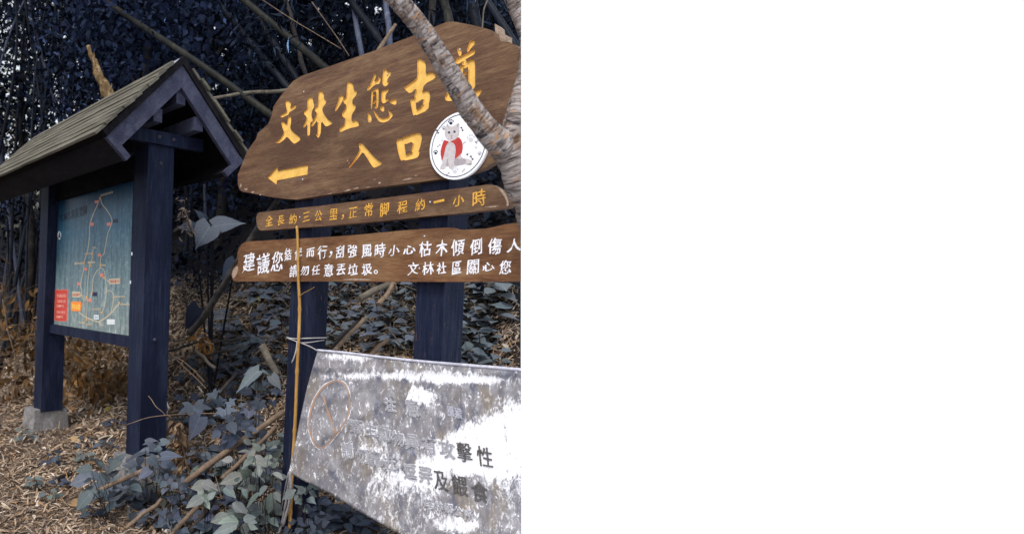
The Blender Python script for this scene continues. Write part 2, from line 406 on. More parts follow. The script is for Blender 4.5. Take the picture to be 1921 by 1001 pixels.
# ================================================================== GROUND
def build_ground():
    us = np.concatenate([np.linspace(-60, -4, 20)[:-1], np.arange(-4, 9, 0.07), np.linspace(9, 90, 40)])
    ws = np.concatenate([np.linspace(-60, -2, 16)[:-1], np.arange(-2, 6, 0.07), np.linspace(6, 60, 60)])
    U, Wg = np.meshgrid(us, ws, indexing='ij')
    X = D1.x*U+M1.x*Wg; Y = D1.y*U+M1.y*Wg; Z = terrain(X, Y)
    n, k = U.shape; V = np.stack([X, Y, Z], -1).reshape(-1, 3)
    i = (np.arange(n-1)[:, None]*k+np.arange(k-1)[None, :]).reshape(-1)
    fc = np.stack([i, i+k, i+k+1, i+1], 1)
    me = bpy.data.meshes.new('ground'); me.from_pydata(V.tolist(), [], fc.tolist())
    bm = bmesh.new(); bm.from_mesh(me); bpy.data.meshes.remove(me)
    clip_bm(bm, fill=False)
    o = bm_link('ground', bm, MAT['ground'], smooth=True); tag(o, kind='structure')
build_ground()

# ================================================================== KIOSK (roofed map board)
K = Frame((lambda p: (p.x, p.y, 0))(pt(270, 560, 3.8)))
def build_kiosk():
    root = empty('notice_board_shelter', K.m)
    tag(root, 'dark timber notice board with a shingled gable roof over a teal trail map', 'notice board')
    PW = 0.18; xl = K.hit(84, 560)[0]
    FT = 0.19
    za, ya = -0.085, K.hitx(342, 122, K.hit(342, 122, -0.085)[0])[1]
    G = K.hit(342, 122, za)[0]; XF = -(K.hit(342, 122, za)[0]) + xl - PW
    th = math.atan2(.485, .445); ct, st = math.cos(th), math.sin(th); T = 0.662
    def sp(s, t, q):    # slope coordinates -> (z,y)
        return (za+s*(t*ct+q*st), ya-t*st+q*ct)
    for x1, fo, lo, h in ((0.0, -.0, .17, .145), (xl, -.055, .165, .135)):
        bm = bmesh.new(); bm_box(bm, x1-PW, x1, FT-0.01, 2.09, -PW, 0)
        p = bm_link('post', bm, MAT['kpost'], root, bevel=0.006)
        bm = bmesh.new()
        for s in range(1):
            v = [(x1+fo-PW/2-lo, -0.2, -PW/2-lo), (x1+fo-PW/2+lo, -0.2, -PW/2-lo), (x1+fo-PW/2+lo, -0.2, -PW/2+lo), (x1+fo-PW/2-lo, -0.2, -PW/2+lo)]
            v += [(x1+fo-PW/2-h, FT, -PW/2-h), (x1+fo-PW/2+h, FT, -PW/2-h), (x1+fo-PW/2+h, FT+.008, -PW/2+h), (x1+fo-PW/2-h, FT-.006, -PW/2+h)]
            vs_ = [bm.verts.new(c) for c in v]
            for f in ((0,3,2,1),(4,5,6,7),(0,1,5,4),(1,2,6,5),(2,3,7,6),(3,0,4,7)): bm.faces.new([vs_[i] for i in f])
        bmesh.ops.subdivide_edges(bm, edges=bm.edges[:], cuts=5, use_grid_fill=True)
        for v_ in bm.verts: v_.co += Vector([mnoise.noise(v_.co*9+Vector((k*7, 0, 0))) for k in range(3)])*0.012
        bm_link('footing', bm, MAT['concrete'], root)
    # bolts on the near post and the collar beam
    def bolt(px, py, x, parent, r=0.012):
        z, y = K.hitx(px, py, x); bm = bmesh.new()
        bmesh.ops.create_uvsphere(bm, u_segments=10, v_segments=6, radius=r)
        for v_ in bm.verts: v_.co.x *= 0.7
        bmesh.ops.translate(bm, verts=bm.verts, vec=(x, y, z)); bm_link('bolt', bm, MAT['steel'], parent, smooth=True)
    near = [o for o in root.children if o.name.startswith('post')][0]
    bolt(301.5, 306, 0.003, near); bolt(290, 637, 0.003, near)
    # rails and panel
    pz = -0.085
    c = [K.hit(*p, pz) for p in ((108,380),(252,333),(242,626),(97,610))]
    x0 = (c[0][0]+c[3][0])/2; x1 = (c[1][0]+c[2][0])/2; y1 = (c[0][1]+c[1][1])/2; y0 = (c[2][1]+c[3][1])/2
    bm = bmesh.new(); bm_box(bm, xl-0.002, -PW+0.002, y0-0.068, y0, -0.125, -0.045); bm_link('lower_rail', bm, MAT['kpost'], root, bevel=0.004)
    bm = bmesh.new(); bm_box(bm, xl-0.002, -PW+0.002, y1-0.004, 2.07, -0.125, -0.055); bm_link('upper_rail', bm, MAT['under'], root, bevel=0.004)
    for xa, xb in ((xl-0.002, x0-0.002), (x1+0.002, -PW+0.002)):
        bm = bmesh.new(); bm_box(bm, xa, xb, y0+0.001, y1-0.005, -0.13, pz+0.006); bm_link('stile', bm, MAT['kpost'], root)
    m, t, b = node_mat('printed_trail_map', 0.35, 0.12)
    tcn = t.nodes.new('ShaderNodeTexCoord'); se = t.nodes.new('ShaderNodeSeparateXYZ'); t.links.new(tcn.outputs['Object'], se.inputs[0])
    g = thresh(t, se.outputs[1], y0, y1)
    r = ramp_node(t, [(0.0, (0.19,0.235,0.235)), (0.45, (0.110,0.178,0.205)), (0.72, (0.032,0.105,0.165)), (1.0, (0.005,0.030,0.075))]); t.links.new(g, r.inputs[0])  # print darkens upwards, and the roof's shade is put in as well
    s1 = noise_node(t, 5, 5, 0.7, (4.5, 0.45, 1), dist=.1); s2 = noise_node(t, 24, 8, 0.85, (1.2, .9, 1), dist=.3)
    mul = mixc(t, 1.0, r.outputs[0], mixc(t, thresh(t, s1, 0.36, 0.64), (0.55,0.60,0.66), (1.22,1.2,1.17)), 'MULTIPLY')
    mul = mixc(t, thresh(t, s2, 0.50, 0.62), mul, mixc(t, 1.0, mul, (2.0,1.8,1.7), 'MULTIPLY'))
    t.links.new(mul, b.inputs['Base Color'])
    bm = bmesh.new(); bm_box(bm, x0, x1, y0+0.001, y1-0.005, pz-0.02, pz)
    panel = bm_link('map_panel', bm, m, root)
    P = lambda px, py: K.hit(px, py, pz)
    z1 = zc(90, 490, 7.7); z2 = zc(140, 340, 6.258); z3 = zc(170, 500, 8.344); z0_ = zc(80, 340, 3.337)
    def flat(name, polys, mat, za_, par=panel):
        bm = bmesh.new()
        for i, poly in enumerate(polys): bm_prism(bm, [P(*p) for p in poly], pz+0.0002, pz+za_+i*2e-6)
        return bm_link(name, bm, mat, par)
    def ribbon(pts, w):
        pts = np.array(pts); o1 = []; o2 = []
        for i, p in enumerate(pts):
            d = pts[min(i+1, len(pts)-1)]-pts[max(i-1, 0)]; d = d/np.linalg.norm(d); n_ = np.array([-d[1], d[0]])*w/2
            o1.append(tuple(p+n_)); o2.append(tuple(p-n_))
        return o1, o2
    def path_mesh(name, paths, mat, zt):
        bm = bmesh.new()
        for j, (pts, w) in enumerate(paths):
            a, b_ = ribbon(smooth_path(pts, 6*len(pts)), w*.8); zz = pz+zt+j*4e-5
            va = [bm.verts.new((*P(*p), zz)) for p in a]; vb = [bm.verts.new((*P(*p), zz)) for p in b_]
            for i in range(len(va)-1): bm.faces.new((va[i], va[i+1], vb[i+1], vb[i]))
        return bm_link(name, bm, mat, panel)
    cream = m_flat('print_cream', (0.46,0.40,0.30), 0.4, 0.1); red = m_flat('print_red', (0.50,0.065,0.05), 0.4, 0.1); orange = m_flat('print_orange', (0.80,0.24,0.04), 0.4, 0.1)
    navy = m_flat('print_navy', (0.012,0.018,0.06), 0.4, 0.1); pwhite = m_flat('print_white', (0.62,0.66,0.68), 0.4, 0.05); blue = m_flat('print_blue', (0.06,0.26,0.45), 0.4, 0.05)
    black = m_flat('print_black', (0.010,0.012,0.022), 0.4, 0.1); pyel = m_flat('print_yellow', (0.80,0.55,0.12), 0.4, 0.05); pink = m_flat('print_salmon', (0.62,0.20,0.15), 0.4, 0.1); amber = m_flat('print_amber', (0.85,0.38,0.02), 0.4, 0.05)
    Z1 = lambda l: [z1(p) for p in l]; Z2 = lambda l: [z2(p) for p in l]; Z3 = lambda l: [z3(p) for p in l]
    path_mesh('trail_route', [
        (Z2([(300,200),(270,270),(185,480),(175,640),(155,800),(120,920)])+Z1([(525,30),(510,150),(490,240),(470,360),(490,410),(490,490),(510,540),(540,560),(560,530)]), 1.5),
        (Z2([(305,200),(325,270),(380,340),(440,460),(395,600),(360,770),(345,850),(310,890),(302,985)])+Z1([(760,90),(700,150),(650,260),(640,420),(630,470),(620,530),(570,560)]), 1.6),
        (Z1([(760,90),(810,130),(830,250),(838,330)])+Z3([(250,380),(215,620),(175,720)]), 1.5),
        (Z3([(250,385),(300,370),(350,420),(360,500),(318,715)]), 1.7),
        (Z1([(445,735),(560,810),(720,870)])+Z3([(150,850),(290,755),(455,570)]), 3.0),
        (Z3([(130,870),(195,922)]), 2.4),
        (Z1([(560,850),(568,560),(575,300),(605,60)])+Z2([(210,900),(205,850),(222,800)]), 1.3)], cream, 0.0006)
    dash = []
    a, b_ = np.array(z2((232,750))), np.array(z2((300,270)))
    for k in range(13):
        p = a+(b_-a)*(k/13); q = a+(b_-a)*((k+.55)/13); dash.append(([tuple(p), tuple(q)], 0.8))
    path_mesh('dashed_route', dash, navy, 0.0010)
    quad = lambda l, zf: [zf(p) for p in l]
    rect = lambda x_0, y_0, x_1, y_1, zf, sl=0.0: [zf((x_0, y_0+sl)), zf((x_1, y_0)), zf((x_1, y_1)), zf((x_0, y_1+sl))]
    flat('contact_box_border', [quad([(100,430),(118,408),(280,404),(292,425),(276,850),(262,868),(110,858),(93,840)], z1)], pink, 0.0012)
    flat('contact_box', [quad([(107,432),(120,415),(278,411),(286,428),(270,845),(258,860),(112,851),(99,838)], z1)], red, 0.0017)
    flat('callout', [rect(348,438,470,520,z1,-3), quad([(466,470),(520,500),(468,496)], z1), rect(290,180,465,268,z3,8), quad([(292,250),(235,195),(292,225)], z3)], cream, 0.0012)
    flat('place_marker', [quad([(335,590),(350,578),(468,582),(478,592),(474,640),(530,565),(476,668),(473,715),(460,722),(345,716),(333,700)], z1)], orange, 0.0013)
    flat('distance_tag', [rect(525,92,567,132,z1), rect(424,302,464,346,z1), rect(583,541,632,584,z1), rect(752,175,803,224,z1), rect(238,222,278,252,z2,6), rect(188,482,226,520,z2,5), rect(380,480,422,520,z2,5), rect(275,846,312,880,z2,4)], pink, 0.0013)
    flat('dark_tag', [rect(645,445,710,500,z1), rect(450,438,506,484,z2,7), rect(275,276,311,320,z2,5)], navy, 0.0014)
    flat('road_tag', [rect(665,772,733,838,z1), rect(258,822,380,903,z3)], pwhite, 0.0014)
    def dots(l, zf, rx, ry): return [[zf((x+rx*math.cos(k*math.pi/4), y+ry*math.sin(k*math.pi/4))) for k in range(8)] for x, y in l]
    flat('stop_dot', dots([(300,195),(205,850),(110,955),(185,990),(305,985)], z2, 8, 13)+dots([(810,240),(632,460),(557,518),(557,845),(778,740)], z1, 9, 17)+dots([(358,490),(452,562)], z3, 9, 17), amber, 0.0018)
    # rows of very small print (not legible in the photograph): little ink blocks
    tiny = []
    def row(x_0, y_0, x_1, y_1, zf, n):
        for i in range(n):
            a = x_0+(x_1-x_0)*i/n; b2 = a+(x_1-x_0)/n*.72; yc = y_0+(y_1-y_0)*i/n
            hh = 13 if zf is not z2 else 11
            for q in (0, .62): tiny.append(rect(a, yc-hh+q*2*hh, b2, yc-hh+q*2*hh+hh*.7, zf))
            tiny.append(rect(a+(b2-a)*.4, yc-hh, a+(b2-a)*.65, yc+hh, zf))
    for r_ in ((385,36,515,28,z1,7),(580,22,690,12,z1,6),(775,52,845,60,z1,5),(640,690,775,690,z1,6),(455,884,545,892,z1,5),(555,908,648,908,z1,5),(378,470,545,470,z3,7),(470,590,620,590,z3,6),(310,165,455,122,z2,7),(118,852,195,850,z2,5),(215,782,260,775,z2,3),(158,950,250,948,z2,5),(5,962,100,962,z2,5)): row(*r_)
    flat('small_print', tiny, cream, 0.0022)
    def text(name, items, mat, zt, bold=0.01):
        bm = bmesh.new()
        for s_, zf, cx, cy, w, h, sl, sx in items:
            n = len(s_); pitch = w/n
            for i, ch in enumerate(s_):
                X = cx-w/2+pitch*(i+.5); Y = cy+(i-(n-1)/2)*pitch*sl; p = zf((X, Y))
                bm_glyph(bm, ch, P, p[0], p[1], pitch*.86/sx, h/sx, sl, bold=bold, z0=pz+0.0002, z1=pz+zt)
        bm_link(name, bm, mat, panel)
    bm = bmesh.new()
    for ch, cx, cy, w, h in (('文',118,228,24,50),('林',142,221,22,52),('古',165,213,21,48),('道',189,206,23,54),('導',214,198,23,62),('覽',240,190,23,62),('圖',266,182,22,62)):
        p = z0_((cx, cy)); bm_glyph(bm, ch, P, p[0], p[1], w/3.337*.98, h/3.337, -.3, bold=0.008, wob=0.06, z0=pz+0.0002, z1=pz+0.0012)
    bm_link('title_lettering', bm, black, panel)
    text('callout_lettering', [('文林古道出口', z1, 409, 480, 112, 34, -.03, 7.7), ('文林古道入口', z3, 378, 226, 160, 46, -.05, 8.344)], red, 0.0022)
    text('marker_lettering', [('現在位置', z1, 406, 655, 118, 74, .02, 7.7)], pyel, 0.0024, 0.02)
    text('contact_lettering', [('緊急聯絡電話', z1, 200, 496, 140, 46, -.02, 7.7), ('芎林派出所', z1, 198, 578, 132, 44, 0, 7.7), ('03-592', z1, 180, 645, 104, 34, 0, 7.7), ('芎林分駐所', z1, 190, 735, 132, 44, .02, 7.7), ('03-592', z1, 172, 800, 100, 34, 0, 7.7)], m_flat('print_rose', (0.70,0.36,0.30), 0.4, 0.05), 0.0026, 0.0)
    text('road_lettering', [('芎林', z1, 699, 806, 50, 34, 0, 7.7)], blue, 0.0022, 0.0)
    flat('north_arrow_disc', [[z0_((105+11*math.cos(k*.393), 338+27*math.sin(k*.393))) for k in range(16)]], pwhite, 0.0012)
    flat('north_arrow', [[z0_(p) for p in ((106,312),(114,358),(105,350),(97,362))]], navy, 0.0018)
    # small white fixing clips
    bm = bmesh.new()
    for px, py in ((249,476),(246.5,529)):
        a = K.hit(px, py, -0.004); bm_box(bm, a[0]-.006, a[0]+.004, a[1]-.010, a[1]+.010, -0.004, 0.004)
    bm_link('fixing_clip', bm, MAT['white'], root)
    # roof
    for s in (1, -1):
        bm = bmesh.new()
        Ld = [sp(s, 0, 0.0005), sp(s, T+.02, 0.0005), sp(s, T+.02, .036), (za, sp(s, 0, .036)[1]+abs(.036*st*st/ct))]
        Ld[0] = (za, ya+0.001)
        bm_prism(bm, Ld, XF, G+0.012, 'x')
        slope = bm_link('roof_slope', bm, MAT['under'], root)
        bm = bmesh.new(); n = 9; t0 = 0.055; step = (T+.05-t0)/n
        for i in range(n):
            ta = t0+i*step; tb = ta+step*1.12
            nx = 7; xs = np.linspace(XF-.01, G+.012, nx+1)
            e = G+.022+random.uniform(-.012, .014)
            xs = [XF-.02]+sorted(random.uniform(XF+.1, G-.2) for _ in range(2))+[e]
            for a, b_ in zip(xs[:-1], xs[1:]):
                j1 = random.uniform(-.002, .002); j2 = random.uniform(0, .007)
                poly = [sp(s, ta, .0365+j1+.0005*i), sp(s, tb+j2, .042+j1+.0005*i), sp(s, tb+j2, .0615+j1), sp(s, ta, .0565+j1)]
                bm_prism(bm, poly, a+.002, b_-.002, 'x')
        bmesh.ops.subdivide_edges(bm, edges=[e_ for e_ in bm.edges if e_.calc_length() > 0.5], cuts=7)
        for v_ in bm.verts: v_.co += Vector((0, mnoise.noise(v_.co*6), mnoise.noise(v_.co*6+Vector((9,9,9)))))*0.0035
        bm_link('shingles', bm, MAT['shingle'], slope)
        bm = bmesh.new(); bm_prism(bm, [sp(s, T-.004, -.0), sp(s, T+.024, -.0), sp(s, T+.024, -.165), sp(s, T-.004, -.165)], XF, G+0.004, 'x')
        bm_link('eave_board', bm, MAT['under'], root)
        for xa, xb in ((G-.03, G), (XF, XF+.03)):
            bm = bmesh.new()
            bm_prism(bm, [(za+s*.0008, ya-.001), sp(s, T-.006, -.001), sp(s, T-.006, -.092), (za+s*.0008, ya-.092/ct)], xa, xb, 'x')
            bm_link('bargeboard', bm, MAT['barge'], root, bevel=0.003)
        z_, y_ = sp(s, T+.010, -.083)
        bm = bmesh.new(); bm_prism(bm, [sp(s, T-.012, -.003), sp(s, T+.026, -.003), sp(s, T+.026, -.168), sp(s, T-.012, -.168)], G-.026, G+.007, 'x')
        bm_link('eave_board_end', bm, MAT['barge'], root)
    bm = bmesh.new(); bm_prism(bm, [sp(1, .0, .0380), sp(1, .075, .0380), sp(1, .075, .0405), sp(1, 0, .041)], XF-.0, G+.015, 'x')
    bm_link('ridge_flashing', bm, m_flat('pale_zinc', (0.25,0.26,0.30), 0.5, 0.2), root)
    for (xa, ya_), (xb, yb) in (((331,163),(348,199)), ((288,201),(304.5,231)), ((364,218),(381,248))):
        zc_, yc_ = K.hitx((xa+xb)/2, (ya_+yb)/2, G-.035); hw = abs(K.hitx(xb, yb, G-.035)[0]-K.hitx(xa, ya_, G-.035)[0])/2*0.92; hh = abs(K.hitx(xb, yb, G-.035)[1]-K.hitx(xa, ya_, G-.035)[1])/2*0.95
        bm = bmesh.new(); bm_box(bm, XF+.05, G-.035, yc_-hh, yc_+hh, zc_-hw, zc_+hw); bm_link('purlin', bm, MAT['barge'], root, bevel=0.005)
    yb1 = K.hitx(300, 246, .04)[1]; yb0 = K.hitx(300, 270.5, .04)[1]; hz = (ya-yb1)/math.tan(th)-.05
    bm = bmesh.new(); bm_box(bm, .0015, .04, yb0, yb1, za-hz, za+hz); beam = bm_link('collar_beam', bm, MAT['kpost'], root, bevel=0.004)
    bolt(299, 256.5, .043, beam, .013); bolt(326, 262, .043, beam, .013)
    return root
build_kiosk()

# ================================================================== TRAIL SIGN
S = Frame((lambda p: (p.x, p.y, 0))(pt(815, 530, 2.41)))
def edge_line(p0, p1, z, ybot):
    a = S.hit(*p0, z); b = S.hit(*p1, z); t = (ybot-a[1])/(b[1]-a[1]); return a, (a[0]+(b[0]-a[0])*t, ybot)
def offset_poly(poly, e):
    n = len(poly); ar = sum(poly[i][0]*poly[(i+1) % n][1]-poly[(i+1) % n][0]*poly[i][1] for i in range(n)); sg = 1 if ar > 0 else -1; o = []
    for i in range(n):
        p, q, r = (Vector(poly[(i+k) % n]) for k in (-1, 0, 1)); d = (q-p).normalized()+(r-q).normalized()
        if d.length < 1e-6: o.append(tuple(q)); continue
        d.normalize(); o.append((q.x+sg*d.y*e, q.y-sg*d.x*e))
    return o
def rounded(poly, it=1):
    for _ in range(it):
        n = len(poly); o = []
        for i in range(n):
            a, b = poly[i], poly[(i+1) % n]
            o += [(a[0]*.78+b[0]*.22, a[1]*.78+b[1]*.22), (a[0]*.22+b[0]*.78, a[1]*.22+b[1]*.78)]
        poly = o
    return poly
za_, zb_, zc_, zd_ = zc(490,150,7.153), zc(620,100,6.675), zc(750,60,5.888), zc(490,230,5.821)
STROKES = [(za_, l) for l in (
 [(330,285),(345,275),(395,300),(400,330),(385,390),(465,328),(472,365),(440,395),(375,435),(365,470),(330,480),(280,508),(258,490),(262,475),(340,425),(345,400),(330,340)],
 [(365,485),(400,490),(402,570),(385,655),(440,710),(528,780),(520,810),(450,858),(425,845),(345,755),(310,800),(250,845),(195,852),(190,838),(250,800),(310,710),(285,640),(270,580),(275,558),(300,560),(345,605)],
 [(622,260),(650,228),(690,240),(700,300),(712,360),(680,420),(672,490),(692,520),(690,560),(658,565),(655,730),(635,752),(618,740),(620,580),(590,630),(565,640),(568,615),(612,520),(610,495),(575,455),(575,430),(620,380),(618,330)],
 [(770,180),(785,140),(840,180),(842,265),(872,270),(870,310),(820,380),(822,420),(850,470),(890,530),(955,570),(950,590),(880,625),(860,618),(805,545),(800,700),(785,750),(765,780),(740,745),(740,728),(757,725),(760,530),(690,625),(672,620),(680,590),(745,460),(745,440),(718,410),(725,375),(765,345)])] + [(zb_, l) for l in (
 [(105,545),(130,527),(162,535),(165,565),(140,620),(70,725),(57,722),(65,680),(100,590)],
 [(205,400),(220,355),(285,385),(288,465),(325,465),(332,500),(310,540),(275,580),(272,640),(312,640),(313,700),(265,765),(260,860),(325,830),(358,885),(352,915),(230,940),(125,988),(113,975),(120,935),(180,890),(185,810),(165,808),(142,775),(150,745),(195,690),(195,640),(180,640),(155,590),(170,570),(200,550)],
 [(540,285),(548,252),(578,275),(540,360),(600,330),(602,290),(628,300),(626,350),(605,388),(565,385),(475,470),(458,465),(465,430),(500,390)],
 [(512,475),(535,460),(530,560),(520,700),(505,692)],
 [(520,472),(590,428),(603,440),(600,660),(578,697),(555,690),(555,665),(572,660),(575,470),(535,490)],
 [(533,520),(560,515),(558,535),(533,540)], [(533,630),(575,575),(578,600),(545,638)],
 [(655,250),(665,205),(690,197),(715,235),(758,222),(755,265),(715,320),(705,370),(738,352),(738,375),(685,422),(655,395),(650,350)],
 [(640,490),(650,465),(690,460),(728,435),(732,465),(690,515),(685,590),(730,558),(730,590),(665,632),(640,610),(637,550)],
 [(468,740),(490,750),(515,800),(512,860),(490,870),(467,855)], [(620,680),(645,652),(672,660),(673,720),(655,735),(625,710)], [(735,612),(790,570),(825,572),(828,620),(812,648),(780,640)],
 [(533,708),(550,720),(600,795),(650,820),(720,800),(740,770),(722,715),(740,715),(785,770),(770,800),(720,850),(660,868),(610,858),(570,800)],
 [(1085,90),(1118,62),(1195,115),(1190,270),(1230,240),(1280,237),(1318,280),(1310,315),(1170,390),(1150,490),(1060,560),(1050,540),(1075,430),(995,512),(925,445),(930,425),(1075,320),(1090,290)],
 [(1000,610),(1005,575),(1045,560),(1068,620),(1075,695),(1050,788),(1030,760)],
 [(1040,610),(1060,540),(1150,478),(1215,465),(1250,510),(1235,640),(1150,650),(1170,560),(1068,628)],
 [(1056,705),(1115,692),(1160,635),(1236,605),(1225,710),(1050,788)])] + [(zc_, l) for l in (
 [(637,185),(660,165),(682,185),(680,260),(655,270),(640,220)], [(750,170),(775,95),(825,92),(835,125),(775,195),(755,225),(743,215)],
 [(615,320),(640,285),(740,240),(820,195),(835,200),(828,245),(740,295),(650,355),(620,350)], [(690,330),(725,300),(745,340),(700,370),(685,360)],
 [(655,420),(665,375),(700,365),(700,440),(690,470),(665,460)], [(690,375),(780,305),(815,300),(832,330),(832,560),(835,600),(805,640),(770,600),(755,570),(760,380),(710,410)],
 [(685,470),(740,440),(748,460),(700,490)], [(715,530),(745,508),(748,540),(725,553)],
 [(497,715),(520,690),(525,640),(490,560),(500,555),(550,640),(570,710),(640,735),(760,680),(905,632),(912,645),(850,740),(720,760),(600,760),(510,765)])] + [(zd_, l) for l in (
 [(1065,250),(1075,222),(1105,225),(1145,275),(1200,340),(1270,410),(1320,438),(1315,455),(1240,495),(1215,480),(1165,400),(1110,315),(1070,370),(1000,460),(965,495),(957,488),(1010,420),(1078,300)],
 [(1475,190),(1530,165),(1560,200),(1570,280),(1580,360),(1540,420),(1520,405),(1490,300)], [(1520,175),(1690,108),(1740,115),(1758,160),(1735,270),(1700,360),(1635,330),(1665,200),(1560,245)],
 [(1550,345),(1580,358),(1640,325),(1730,315),(1725,350),(1700,388),(1540,420)])]
ARROW = (zd_, [(70,600),(180,478),(178,525),(512,463),(505,565),(172,630),(167,675)])
def build_sign():
    root = empty('trail_sign', S.m)
    tag(root, 'brown wooden trail entrance sign of three boards on two dark posts', 'sign')
    zf = -0.0365
    for (l0, l1), (r0, r1), nm in ((((556,330),(523,1010)), ((590,330),(556,1010)), 0), (((791.7,300),(760.7,1010)), ((844.8,300),(812,1010)), 1)):
        (la, lb), (ra, rb) = edge_line(l0, l1, zf, -0.25), edge_line(r0, r1, zf, -0.25)
        bm = bmesh.new(); bm_prism(bm, [la, ra, rb, lb], zf-0.13, zf)
        bm_link('post', bm, MAT['post'], root, bevel=0.004)
    # boards
    P0 = lambda px, py: S.hit(px, py, 0)
    main_px = [(449,356),(446,344),(446,328),(453,310),(461,290),(466,280),(480,261),(484,249),(503,233),(510,216),(513,200),(528,178),(549,153),(565,143),(620,124),(700,96),(770,69),(838,41.5),(850,40.5),(885,47),(918,55.5),(925,60),(929,74),(936,77.5),(955,79),(966,84),(976,92),(972,100),(969,112),(966,130),(976,136),(979,170),(972,240),(948,288),(930,301),(905,317),(860,331),(790,341),(700,352),(620,364),(556,374.5),(535,373),(505,369),(470,362),(456,360)]
    bm = bmesh.new(); bm_prism(bm, [P0(*p) for p in main_px], -0.036, 0.0)
    es = [e for e in bm.edges if len(e.link_faces) == 2 and e.calc_face_angle(0) > 1.2 and abs(e.verts[0].co.z-e.verts[1].co.z) < 1e-6]
    bmesh.ops.bevel(bm, geom=es, offset=0.005, segments=2, affect='EDGES', clamp_overlap=True)
    clip_bm(bm, S.m); bmesh.ops.recalc_face_normals(bm, faces=bm.faces[:])
    me = bpy.data.meshes.new('name_board'); bm.to_mesh(me); bm.free(); me.materials.append(MAT['sign'])
    cb = bmesh.new()
    allst = STROKES+[ARROW]
    for i, (f, poly) in enumerate(allst):
        q = rounded([P0(*f(p)) for p in poly]) if i < len(STROKES) else [P0(*f(p)) for p in poly]
        bm_prism(cb, q, -0.010-i*3e-5, 0.01+i*1e-5)
    bmesh.ops.recalc_face_normals(cb, faces=cb.faces[:])
    cme = bpy.data.meshes.new('cutter'); cb.to_mesh(cme); cb.free(); cme.materials.append(MAT['yellow'])
    board = bpy.data.objects.new('name_board', me); COL.objects.link(board)
    cut = bpy.data.objects.new('cutter', cme); COL.objects.link(cut)
    md = board.modifiers.new('carve', 'BOOLEAN'); md.operation = 'DIFFERENCE'; md.object = cut; md.solver = 'EXACT'; md.use_self = True; md.material_mode = 'TRANSFER'
    dg = bpy.context.evaluated_depsgraph_get(); nm = bpy.data.meshes.new_from_object(board.evaluated_get(dg))
    board.modifiers.clear(); 
    if len(nm.polygons) > 40: board.data = nm
    bpy.data.objects.remove(cut); board.parent = root
    for nm_, sel in (('lettering', allst[:-1]), ('arrow', allst[-1:])):
        bm = bmesh.new()
        for i, (f, poly) in enumerate(sel):
            q = [P0(*f(p)) for p in poly]; q = rounded(q) if nm_ == 'lettering' else q
            q = offset_poly(q, -0.0006)
            bm_prism(bm, q, -0.0095, -0.0055-i*4e-5)
        bm_link(nm_, bm, MAT['yellow'], board)
    # bare chipped patches along the lower edge
    bm = bmesh.new(); r_ = random.Random(3)
    for (x, y, w, h) in ((652,358,18,4),(668,354,12,3),(690,352,9,2),(712,344,6,4),(703,338,5,2),(766,337,22,3),(781,330,8,2),(452,349,5,9),(461,356,9,5),(474,361,7,5),(489,366,5,3),(652,302,3,3),(655,307,4,2),(497,334,3,1.5),(620,364,12,1.5)):
        poly = []
        for k in range(9):
            a = k*2*math.pi/9; rr = r_.uniform(.45, 1.1); poly.append((x+w*.5*rr*math.cos(a), y-1.0+h*.5*rr*math.sin(a)-(math.cos(a)*w*.08)))
        bm_prism(bm, [P0(*p) for p in poly], -.002, .0006)
    bm_link('bare_patch', bm, MAT['chip'], board)
    def screws(lst, par, z=0.0):
        for px, py in lst:
            a = S.hit(px, py, z); bm = bmesh.new(); bmesh.ops.create_uvsphere(bm, u_segments=10, v_segments=6, radius=.0042)
            for v_ in bm.verts: v_.co.z *= .5
            bmesh.ops.translate(bm, verts=bm.verts, vec=(a[0], a[1], z+.0008)); bm_link('screw', bm, MAT['screw'], par, smooth=True)
    screws([(570,172.5),(568,336.5),(694,226)], board); screws([(727,139.5),(863,93)], board, -0.004)
    def plank(name, px, mat, items, tmat, bold, chips=()):
        bm = bmesh.new(); bm_prism(bm, [P0(*p) for p in px], -0.036, 0.0)
        es = [e for e in bm.edges if len(e.link_faces) == 2 and e.calc_face_angle(0) > 1.2 and abs(e.verts[0].co.z-e.verts[1].co.z) < 1e-6]
        bmesh.ops.bevel(bm, geom=es, offset=0.006, segments=2, affect='EDGES', clamp_overlap=True)
        b = bm_link(name, bm, mat, root, clip=True, cm=S.m)
        bm = bmesh.new()
        for ch, cx, cy, w, h, sl in items:
            p = (430+cx/3.493, 330+cy/3.493); bm_glyph(bm, ch, P0, p[0], p[1], w/3.493, h/3.493, sl-.10, lean=.05, bold=bold, wob=.11, z0=-.002, z1=.0012)
        bm_link('lettering', bm, tmat, b, clip=True, cm=S.m, fill=False)
        return b
    q = lambda l: [(430+x/3.493, 330+y/3.493) for x, y in l]
    b2 = plank('distance_board', q([(178,300),(176,275),(184,248),(195,240),(212,237),(400,216),(600,195),(800,170),(1000,145),(1350,100),(1690,57),(1715,57),(1735,64),(1790,100),(1815,135),(1840,172),(1838,192),(1825,205),(1780,215),(1560,240),(1280,266),(1000,295),(800,313),(600,330),(400,344),(215,357),(198,354),(186,335)]), MAT['sign'],
        [('全',262,292,46,72,-.14),('長',340,290,44,64,-.13),('約',420,280,46,66,-.13),('三',505,268,44,58,-.12),('公',585,260,52,70,-.12),('里',685,248,50,76,-.12),('，',745,268,16,34,-.12),('正',812,240,56,66,-.12),('常',915,222,54,82,-.12),('脚',1018,215,58,84,-.12),('程',1135,205,62,80,-.12),('約',1252,188,62,78,-.12),('一',1375,166,68,16,-.12),('小',1503,158,76,70,-.12),('時',1640,143,82,104,-.12)], MAT['yellow_dull'], 0.010)
    screws([(562.5,407),(807,379)], b2)
    def patch(polys, par):
        bm = bmesh.new()
        for p in polys: bm_prism(bm, rounded([P0(*x) for x in p]), -.002, .0006)
        bm_link('bare_patch', bm, MAT['chip'], par)
